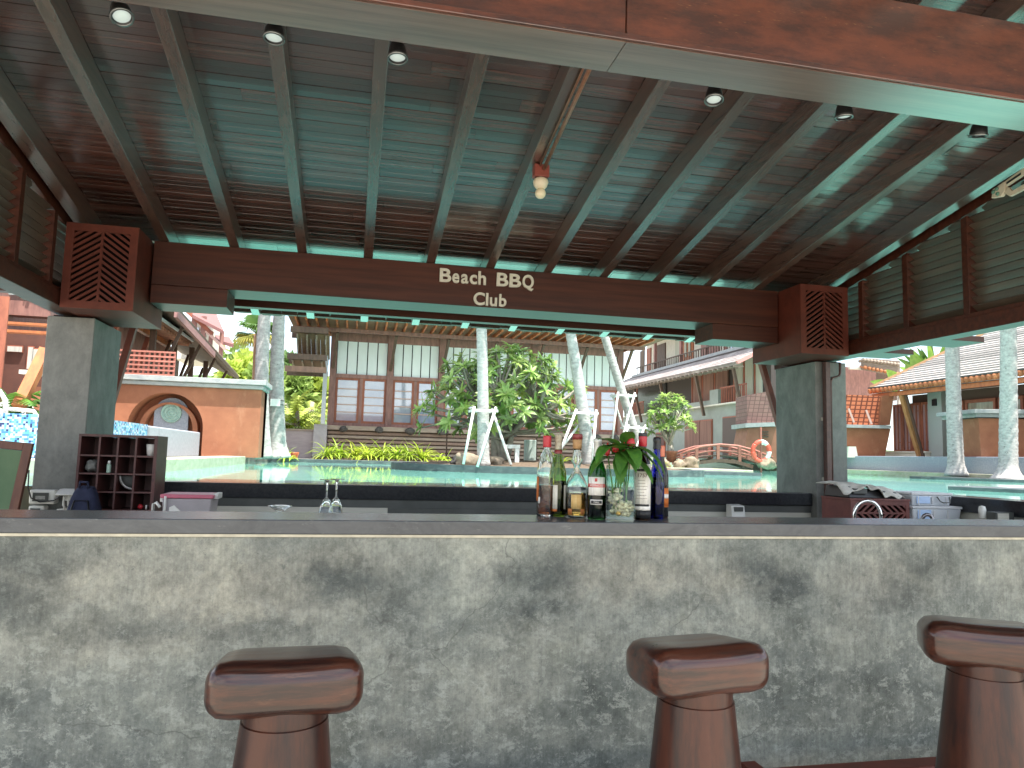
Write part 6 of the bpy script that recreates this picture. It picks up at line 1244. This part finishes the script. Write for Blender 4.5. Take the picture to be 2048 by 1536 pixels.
# ================================================================== vegetation
PALMB = pm('palm_bark', (.50, .48, .46), (.27, .26, .25), sc=(9, 9, 16), detail=7, nr=.7, rough=.9, bump=.6, bsc=(3, 3, 34), c3=(.12, .11, .10), sc3=(9, 9, 12), lo3=.60, hi3=.70, bdist=.02)
FROND = pm('palm_frond', (.06, .15, .025), (.12, .22, .04), sc=(3, 3, 3), rough=.5, trans=.35, rnd=.2)
WPOLE = pm('white_painted_pole', (.72, .73, .70), (.48, .48, .44), sc=(9, 9, 5), detail=8, nr=.7, lo=.45, hi=.66, rough=.8)
def trunk_pts(p0, p1, bow, n=14):
    p0, p1, bow = Vector(p0), Vector(p1), Vector(bow); return [p0.lerp(p1, k/n)+bow*math.sin(math.pi*k/n) for k in range(n+1)]
def frond(b, base, az, el, L_, droop=1.3, nl=16, w=.5):
    d = Vector((math.cos(az)*math.cos(el), math.sin(az)*math.cos(el), math.sin(el))); q = Vector(base); n = nl
    for k in range(n):
        d = (d+Vector((0, 0, -droop/n))).normalized(); q2 = q+d*(L_/n); side = d.cross(Vector((0, 0, 1))).normalized(); t = (k+.5)/n; ll = w*(math.sin(math.pi*(.12+.84*t)))
        for s_ in (-1, 1):
            e = q+side*s_*ll+d*ll*.5+Vector((0, 0, -ll*.45)); b.poly([q, q2, e])
        q = q2
def palm(p0, pm_, p1, r0, r1, lab, flare=1.5, top=None, seed=1, crown=True):
    p0, pm_, p1 = Vector(p0), Vector(pm_), Vector(p1)
    t = thing('coconut_palm', lab, 'palm tree', p0, 'coconut palms round the pool')
    mid = (p0+p1)/2; bow = pm_-mid
    dirn = (p1-pm_).normalized(); ext = max(0, (8.8-p1.z))/max(.5, dirn.z); p2 = p1+dirn*ext*.85+Vector((0, 0, ext*.12))
    pts = []; rs = []
    N1, N2 = 46, 10
    rg = random.Random(seed)
    for k in range(N1+1):
        u = k/N1; q = p0*(1-u)**2+(pm_*2-(p0+p1)/2)*2*u*(1-u)+p1*u*u; pts.append(q); rs.append((r0+(r1-r0)*u)*(1+(flare-1)*max(0, 1-u*7)**2)*(1+.035*(k % 2)+rg.uniform(-.02, .02)))
    for k in range(1, N2+1): pts.append(p1.lerp(p2, k/N2)); rs.append(r1*(1-.12*k/N2))
    MB().tube(pts, rs, 14).build('trunk', PALMB, t, smooth=True)
    if crown:
        b = MB()
        for k in range(16): frond(b, p2, k*2.4+rg.uniform(-.2, .2), rg.uniform(-.1, 1.1), rg.uniform(2.2, 3.0), 1.5, 14, .55)
        b.build('crown', FROND, t, fixn=False)
    return t, pts, rs
def trpt(pts, z):
    for a, e in zip(pts[:-1], pts[1:]):
        if a.z <= z <= e.z: return a.lerp(e, (z-a.z)/(e.z-a.z))
    return pts[-1]
def props(pts, z, feet, lab, r=.028):
    c = trpt(pts, z); s_ = thing('palm_prop', lab, 'prop', (c.x, c.y, 1.15), 'white timber props holding the palms')
    w = .22
    cor = [c+Vector((dx*w, dy*w, 0)) for dx, dy in ((-1, -1), (1, -1), (1, 1), (-1, 1))]
    for k in range(4): MB().bar(cor[k]+(cor[(k+1) % 4]-cor[k])*-.1, cor[(k+1) % 4]+(cor[(k+1) % 4]-cor[k])*.1, .045, .05).build('collar_bar', WPOLE, s_)
    for k, f in enumerate(feet): MB().tube([cor[k % 4]+Vector((0, 0, .07)), Vector(f)], r, 8).build('pole', WPOLE, s_, smooth=True)
Yp = 14.6
t1, pts1, _ = palm(atY(966, 932, Yp), atY(966, 800, Yp), atY(963, 655, Yp), .125, .105, 'upright grey coconut palm left of the frangipani, held by white props', 1.25, seed=1)
cz = atY(960, 822, Yp).z
props(pts1, cz, [atY(927, 928, 14.0), atY(955, 933, 13.8), atY(1022, 930, 14.2)], 'white prop frame round the upright palm')
Y2 = 15.0
t2, pts2, _ = palm(atY(1180, 930, Y2), atY(1161, 790, Y2), atY(1140, 660, Y2), .14, .105, 'leaning coconut palm behind the bottles with a thick curved trunk', 1.2, seed=2)
cz = atY(1166, 827, Y2).z
props(pts2, cz, [atY(1108, 935, 14.6), atY(1184, 928, 14.4), atY(1090, 938, 14.9)], 'white prop frame round the leaning middle palm')
Y3 = 17.2
t3, pts3, _ = palm(atY(1290, 925, Y3), atY(1246, 790, Y3), atY(1207, 665, Y3), .11, .10, 'thin coconut palm leaning steeply left near the hotel wing', 1.2, seed=3)
cz = atY(1248, 792, Y3).z
props(pts3, cz, [atY(1222, 900, 16.8), atY(1236, 905, 16.4), atY(1250, 908, 16.6), atY(1262, 905, 17.5)], 'tall white prop frame round the steep palm', .026)
props(pts3, atY(1266, 856, Y3).z, [atY(1240, 915, 16.7), atY(1262, 918, 16.4), atY(1290, 915, 16.8)], 'low white prop frame at the foot of the steep palm', .022)
t4, pts4, _ = palm(atY(528, 917, 20.0), atY(523, 780, 20.0), atY(530, 620, 20.0), .20, .155, 'pale coconut palm standing at the right end of the orange niche wall', 1.15, seed=4)
t5, pts5, _ = palm(atY(556, 917, 20.6), atY(553, 780, 20.6), atY(559, 620, 20.6), .24, .15, 'coconut palm with a white notice tied to its trunk', 1.45, seed=5)
q = atY(551, 806, 20.3); nb_ = thing('trunk_notice', 'white notice board tied to the palm trunk', 'sign', q); MB().box(q.x-.12, q.x+.13, q.y-.12, q.y-.10, q.z-.09, q.z+.10).build('board', WHITE, nb_, bevel=.006)
for z in (-.05, .06): MB().lathe([(.20, z), (.205, z+.012), (.20, z+.024)], q+Vector((.0, .12, 0)), 16).build('strap', DGREY, nb_, smooth=True)
q0 = atX(1913, 952, 18.6); t6, pts6, _ = palm(q0, atX(1908, 820, 18.7), atX(1904, 680, 18.9), .235, .20, 'straight grey coconut palm in front of the granite wall', 1.5, seed=6)
q0 = atX(2016, 962, 18.4); t7, pts7, _ = palm(q0, atX(2017, 820, 18.5), atX(2017, 640, 18.5), .25, .20, 'coconut palm with flared base before the orange planter', 2.0, seed=7)
# ---------------------------------------------------------------- frangipani
FBRK = pm('frangipani_bark', (.36, .32, .27), (.25, .22, .19), sc=(9, 9, 9), rough=.85, bump=.4); FLEAF = pm('frangipani_leaf', (.19, .32, .075), (.38, .50, .15), sc=(9, 9, 9), rough=.36, spec=.6, trans=.4, rnd=.35, huer=.02)
def rosette(b, c, axis, rg, n=11, L_=.30, W_=.085):
    axis = Vector(axis).normalized(); x = axis.orthogonal().normalized(); y = axis.cross(x)
    for k in range(n):
        a = k*2.399+rg.uniform(-.2, .2); el = rg.uniform(-.15, .85); d = (x*math.cos(a)+y*math.sin(a))*math.cos(el)+axis*math.sin(el)
        leaf_strip(b, c, d, axis, L_*rg.uniform(.75, 1.15), W_*rg.uniform(.8, 1.2), droop=rg.uniform(.2, .8), n=4, fold=.3)
def frangipani(name, lab, base, H, rx, ry, seed, nst, nros, L_=.30, cz0=.45, skirt=None):
    rg = random.Random(seed); base = Vector(base); t = thing(name, lab, 'tree', base)
    tips = []
    for k in range(nros):
        for _ in range(40):
            a = rg.uniform(0, 6.283); u = rg.random()**.5; ph = rg.uniform(-.35, 1.45)
            p_ = Vector((rx*math.cos(a)*math.cos(ph)*(.55+.45*u), ry*math.sin(a)*math.cos(ph)*(.55+.45*u), H*cz0+H*(1-cz0)*math.sin(ph)*(.55+.45*u)))
            if all((p_-q).length > L_*.72 for q in tips): break
        tips.append(p_)
    fork = [Vector((rg.uniform(-.25, .25)*rx*.5, rg.uniform(-.2, .2)*ry, H*rg.uniform(.16, .3))) for _ in range(nst)]
    b = MB()
    for k in range(nst):
        s0 = base+Vector((rg.uniform(-.12, .12), rg.uniform(-.1, .1), -.05)); b.tube([s0, s0.lerp(base+fork[k], .5)+Vector((jit(.04), jit(.04), 0)), base+fork[k]], [.085, .075, .062], 7)
    nod = []
    for k in range(nst*4):
        f = fork[k % nst]; a = rg.uniform(0, 6.283); m_ = f+Vector((rx*.42*math.cos(a), ry*.42*math.sin(a), H*rg.uniform(.12, .26))); nod.append(m_); b.tube([base+f, base+f.lerp(m_, .5)+Vector((0, 0, -.03)), base+m_], [.058, .05, .042], 6)
    for p_ in tips:
        m_ = min(nod+fork, key=lambda q: (q-p_).length+(.0 if q.z < p_.z else .5)); md_ = m_.lerp(p_, .55)+Vector((jit(.06), jit(.06), -.05)); b.tube([base+m_, base+md_, base+p_], [.036, .028, .020], 5, cap=False)
    b.build('trunk', FBRK, t, smooth=True)
    for p_ in tips:
        bb = MB(); ax = (p_-Vector((0, 0, H*.35))).normalized()+Vector((0, 0, .5)); rosette(bb, base+p_, ax, rg, rg.randint(12, 17), L_); bb.build('leaf_whorl', FLEAF, t, smooth=True, fixn=False)
    return t
Yf = 16.2
c = atY(1000, 925, Yf); cl, cr_, ct_ = atY(826, 800, Yf), atY(1150, 800, Yf), atY(1000, 692, Yf)
frangipani('frangipani_tree', 'large spreading frangipani with many bare stems on the pool island', (c.x, Yf, 1.2), ct_.z-1.2, (cr_.x-cl.x)/2*1.08, 1.4, 21, 7, 180, .27, .42)
c = atD(1340, 905, 26.8); c.z = 1.4
frangipani('small_frangipani', 'small frangipani with pale round crown by the footbridge', c, atD(1340, 785, 26.8).z-1.4, .85, .8, 8, 3, 62, .26, .55)
# ---------------------------------------------------------------- lily clumps
LILY = pm('lily_leaf', (.30, .42, .035), (.46, .55, .07), sc=(6, 6, 6), rough=.45, trans=.4, rnd=.25, huer=.015)
pl = thing('grass_planter', 'dark stone planter bed holding the yellow green lily clumps', 'planter', (1.2, 22.8, 1.1)); MB().box(-1.15, 3.9, 22.35, 23.5, 1.101, 1.17).build('bed', SOIL, pl)
def clump(c, seed, lab, n=46, L_=.62):
    rg = random.Random(seed); b = MB()
    for k in range(n):
        a = rg.uniform(0, 6.283); el = rg.uniform(.55, 1.4); d = Vector((math.cos(a)*math.cos(el), math.sin(a)*math.cos(el), math.sin(el))); leaf_strip(b, Vector(c)+Vector((rg.uniform(-.1, .1), rg.uniform(-.1, .1), 0)), d, (0, 0, 1) if abs(d.z) < .97 else (1, 0, 0), L_*rg.uniform(.65, 1.15), .055, droop=rg.uniform(1.2, 2.6), n=6, fold=.4)
    return tag(b.build('lily_clump', LILY, None, smooth=True, fixn=False), lab, 'plant', 'yellow green lily clumps by the pool')
where = ['at the left corner of the planter beside the steps', 'second from the left corner of the planter', 'third from the left in the planter', 'left of the middle of the planter', 'in the middle of the planter under the second window bay', 'right of the middle of the planter', 'third from the right end of the planter', 'second from the right end of the planter', 'at the right end of the planter near the boulder']
for k, px_ in enumerate((655, 683, 710, 737, 764, 792, 818, 845, 885)): q = atY(px_, 915, 22.7); clump((q.x, 22.75+jit(.15), 1.17), 70+k, 'yellow green lily clump '+where[k], 64 if k < 8 else 34, .74 if k < 8 else .46)
for k, (px_, Y_, w_) in enumerate(((1120, 18.0, 'behind the wine bottles'), (1100, 18.3, 'left of the wine bottles behind the island'), (1316, 24, 'behind the blue bottle'))): q = atY(px_, 925, Y_); clump((q.x, Y_, 1.12), 90+k, 'yellow green lily clump '+w_, 36, .55)
q = atY(575, 910, 21.6); clump((q.x, 21.9, 1.10), 97, 'small lily clump at the foot of the palm with the notice', 26, .5)
c = atY(660, 912, 22.6)
# grey stone post and pale frame on the island
q = atY(1060, 920, 17.8); gp = thing('stone_post', 'pale green stone post behind the island', 'post', (q.x, 17.8, 1.1)); MB().box(q.x-.13, q.x+.13, 17.7, 17.95, .9, atY(1060, 880, 17.8).z).build('shaft', pm('pale_green_stone', (.42, .50, .46), (.33, .40, .37), sc=(9, 9, 3), rough=.8), gp, bevel=.015)
q0, q1 = atY(1008, 893, 15.2), atY(1034, 893, 15.2); wf = thing('white_stake_frame', 'low white stake frame among the frangipani stems', 'frame', (q1.x, 15.2, 1.15)); MB().bar(q0, q1+Vector((.06, 0, 0)), .08, .08).build('rail', WPOLE, wf); MB().bar((q1.x, 15.2, 1.1), (q1.x, 15.2, q1.z-.045), .09, .09).build('stake', WPOLE, wf)
# ---------------------------------------------------------------- palm bush at the left
q = atY(22, 790, 12.9); pb_ = thing('palm_bush', 'dark green palm bush behind the white chair at the left edge', 'plant', (q.x, 13.1, 1.16)); rg = random.Random(4)
MB().tube([(q.x, 13.1, 1.16), (q.x, 13.1, 1.5)], .06, 7).build('stem', FBRK, pb_, smooth=True)
DKF = pm('dark_palm_leaf', (.035, .11, .02), (.10, .22, .03), sc=(5, 5, 5), rough=.4, trans=.3, rnd=.35)
for k in range(26):
    b = MB(); frond(b, (q.x, 13.1, 1.45+.5*rg.random()), rg.uniform(0, 6.28), rg.uniform(.2, 1.3), rg.uniform(.6, .95), 1.6, 11, .22); b.build('frond', DKF, pb_, fixn=False)
# ---------------------------------------------------------------- banana and travellers palm behind the pavilion
BAN = pm('banana_leaf', (.15, .30, .04), (.26, .42, .07), sc=(4, 4, 4), rough=.4, trans=.4, rnd=.25)
c = atD(1800, 790, 36); bn = thing('banana_plant', 'bright green banana plant rising behind the pavilion eave', 'plant', (c.x, c.y, 1.2)); rg = random.Random(9)
MB().tube([(c.x, c.y, 1.2), (c.x, c.y, c.z)], .14, 8).build('stem', FBRK, bn, smooth=True)
def ban(px0, py0, px1, py1, W_, d_=36, par=bn, mat=BAN):
    a, e = atD(px0, py0, d_), atD(px1, py1, d_-.4); b = MB(); d3 = e-a; leaf_strip(b, a, d3.normalized()+Vector((0, 0, .15)), -CF+Vector((0, 0, .2)), d3.length*1.03, W_, droop=.35, n=8, fold=.18); b.build('leaf', mat, par, smooth=True, fixn=False)
for a in ((1795, 780, 1742, 760, .55), (1802, 776, 1774, 738, .70), (1830, 772, 1812, 726, .75), (1845, 770, 1822, 704, .80), (1838, 775, 1850, 716, .6), (1815, 778, 1795, 748, .45), (1850, 772, 1874, 730, .6)): ban(*a)
c = atD(1868, 760, 40); tv = thing('travellers_palm', 'fan of narrow green leaves of a travellers palm above the hip roof', 'plant', (c.x, c.y, 1.2)); MB().tube([(c.x, c.y, 1.2), (c.x, c.y, c.z)], .16, 8).build('stem', FBRK, tv, smooth=True)
for k in range(17):
    an = R(22+k*8.6); L_ = rg.uniform(72, 96); b_ = (1868+jit(6), 768); e_ = (b_[0]+L_*math.cos(an)*1.0, b_[1]-L_*math.sin(an)*1.02); ban(b_[0], b_[1], e_[0], e_[1], .46, 40+jit(.6), tv, FROND if k % 3 else BAN)
def crown_mesh(b, c, rx, ry, rz, n, ls, rg, lobes=9):
    L_ = [Vector((rg.uniform(-.6, .6)*rx, rg.uniform(-.6, .6)*ry, rg.uniform(-.5, .6)*rz)) for _ in range(lobes)]; rr = [rg.uniform(.35, .6) for _ in range(lobes)]
    for k in range(n):
        i = k % lobes; v = Vector((rg.gauss(0, 1), rg.gauss(0, 1), rg.gauss(0, 1))).normalized()*(rg.random()**.35)
        p_ = Vector(c)+L_[i]+Vector((v.x*rx*rr[i], v.y*ry*rr[i], v.z*rz*rr[i])); d = (v+Vector((rg.uniform(-.6, .6), rg.uniform(-.6, .6), rg.uniform(-.5, .5)))).normalized(); s_ = d.orthogonal().normalized(); s_ = (s_*math.cos(k)+d.cross(s_)*math.sin(k)); l = ls*rg.uniform(.6, 1.3)
        b.poly([p_, p_+d*l*.5+s_*l*.28, p_+d*l, p_+d*l*.5-s_*l*.28])
HL = [pm('hill_leaf', (.20, .31, .07), (.30, .42, .11), sc=(1, 1, 1), rough=.6, trans=.3, rnd=.2), pm('hill_leaf_yellow', (.38, .48, .08), (.5, .58, .13), sc=(1, 1, 1), rough=.6, trans=.35, rnd=.15), pm('hill_leaf_dark', (.12, .21, .07), (.18, .28, .09), sc=(1, 1, 1), rough=.6, trans=.25, rnd=.2)]
def tree(px, pytop, pybase, d_, wpx, kind, lab, seed, n=1500, ls=.5):
    rg = random.Random(seed); a, e = atD(px, pytop, d_), atD(px, pybase, d_); w = wpx/1461.15*d_/2; h = a.z-e.z; t = thing('hillside_tree', lab, 'tree', (e.x, e.y, 1.1), 'trees on the slope behind the resort')
    MB().tube([(e.x, e.y, 1.0), (e.x+jit(.2), e.y, e.z), (e.x, e.y, e.z+h*.6)], [.25, .2, .08], 7).build('trunk', FBRK, t, smooth=True)
    b = MB()
    if kind > 9:
        kind -= 10
        for k in range(34):
            q0 = Vector((e.x+rg.uniform(-.3, .3)*w, e.y+rg.uniform(-.3, .3)*w, e.z+h*rg.uniform(.0, .45))); frond(b, q0, rg.uniform(0, 6.28), rg.uniform(.5, 1.4), h*rg.uniform(.45, .75), rg.uniform(1.3, 2.2), 13, h*.13)
    else: crown_mesh(b, (e.x, e.y, e.z+h*.5), w, w, h*.62, n, ls, rg)
    b.build('crown', HL[kind], t, fixn=False)
TL = ((602, 745, 810, 46, 60, 0, 'green tree far behind the areca palms'), (640, 748, 810, 47, 60, 1, 'yellow green tree behind the stepped eave'), (470, 700, 790, 44, 60, 0, 'green tree directly right of the stairway canopy'), (492, 706, 800, 40, 56, 1, 'light green tree behind the left palm trunk'), (520, 735, 830, 38, 60, 0, 'green tree between the two left palm trunks'), (455, 735, 800, 38, 40, 1, 'low yellow green tree at the end of the stairway roof'), (575, 720, 800, 52, 66, 2, 'dark bluish tree on the slope right of the palms'),
      (590, 768, 885, 30, 50, 11, 'bright yellow green shrub tree beside the hall steps'), (566, 750, 890, 33, 50, 10, 'loose green tree behind the palm with the notice'), (622, 765, 860, 32, 56, 11, 'yellow green shrub tree under the stepped eave'), (545, 780, 900, 29, 40, 10, 'dark shrub between the two left palms'), (540, 705, 780, 60, 70, 2, 'distant dark tree on the skyline between the palms'))
for k, a in enumerate(TL): tree(*a, seed=200+k, n=950, ls=.46 if a[3] < 45 else .6)
# fan palm above the trees
c = atD(513, 668, 34); fp = thing('fan_palm', 'fan palm with yellowing skirt behind the left palm trunks', 'palm tree', (c.x, c.y, 1.1)); MB().tube([(c.x+.2, c.y, 1.1), (c.x+.1, c.y, 3), c], [.16, .14, .12], 8).build('trunk', pm('fan_palm_bark', (.28, .17, .11), rough=.9), fp, smooth=True)
YEL = pm('yellowing_frond', (.42, .36, .07), (.30, .32, .05), sc=(3, 3, 3), rough=.6, trans=.3)
for k in range(30):
    b = MB(); an = rg.uniform(0, 6.28); el = rg.uniform(-.5, 1.35); d = Vector((math.cos(an)*math.cos(el), math.sin(an)*math.cos(el), math.sin(el))); st = c+d*.45; sd_2 = d.orthogonal().normalized()
    if abs(d.z) < .95: sd_2 = d.cross(Vector((0, 0, 1))).normalized()
    up2 = sd_2.cross(d)
    for q in range(13):
        th = -1.15+2.3*q/12; dd = d*math.cos(th)+sd_2*math.sin(th); e_ = st+dd*.82+Vector((0, 0, -.22-.15*rg.random())); m_ = st+dd*.48; wv = (sd_2*math.cos(th)-d*math.sin(th))*.045; b.poly([st, m_+wv, e_, m_-wv])
    b.tube([c, st], .018, 4); b.build('frond', YEL if el < -.1 else FROND, fp, fixn=False)
# far tower on the skyline
ft = thing('skyline_building', 'pale blue building block on the skyline behind the fan palm', 'building', tuple(atD(483, 690, 150))); DQ(ft, 'block', pm('pale_blue_wall', (.42, .55, .62), rough=.7), ((474, 664), (492, 660), (492, 720), (474, 720)), 150, 8)
for k in range(4): DQ(ft, 'window_band', WGLS, ((475, 668+k*8), (491, 665+k*8), (491, 668+k*8), (475, 671+k*8)), 149.5, .4)
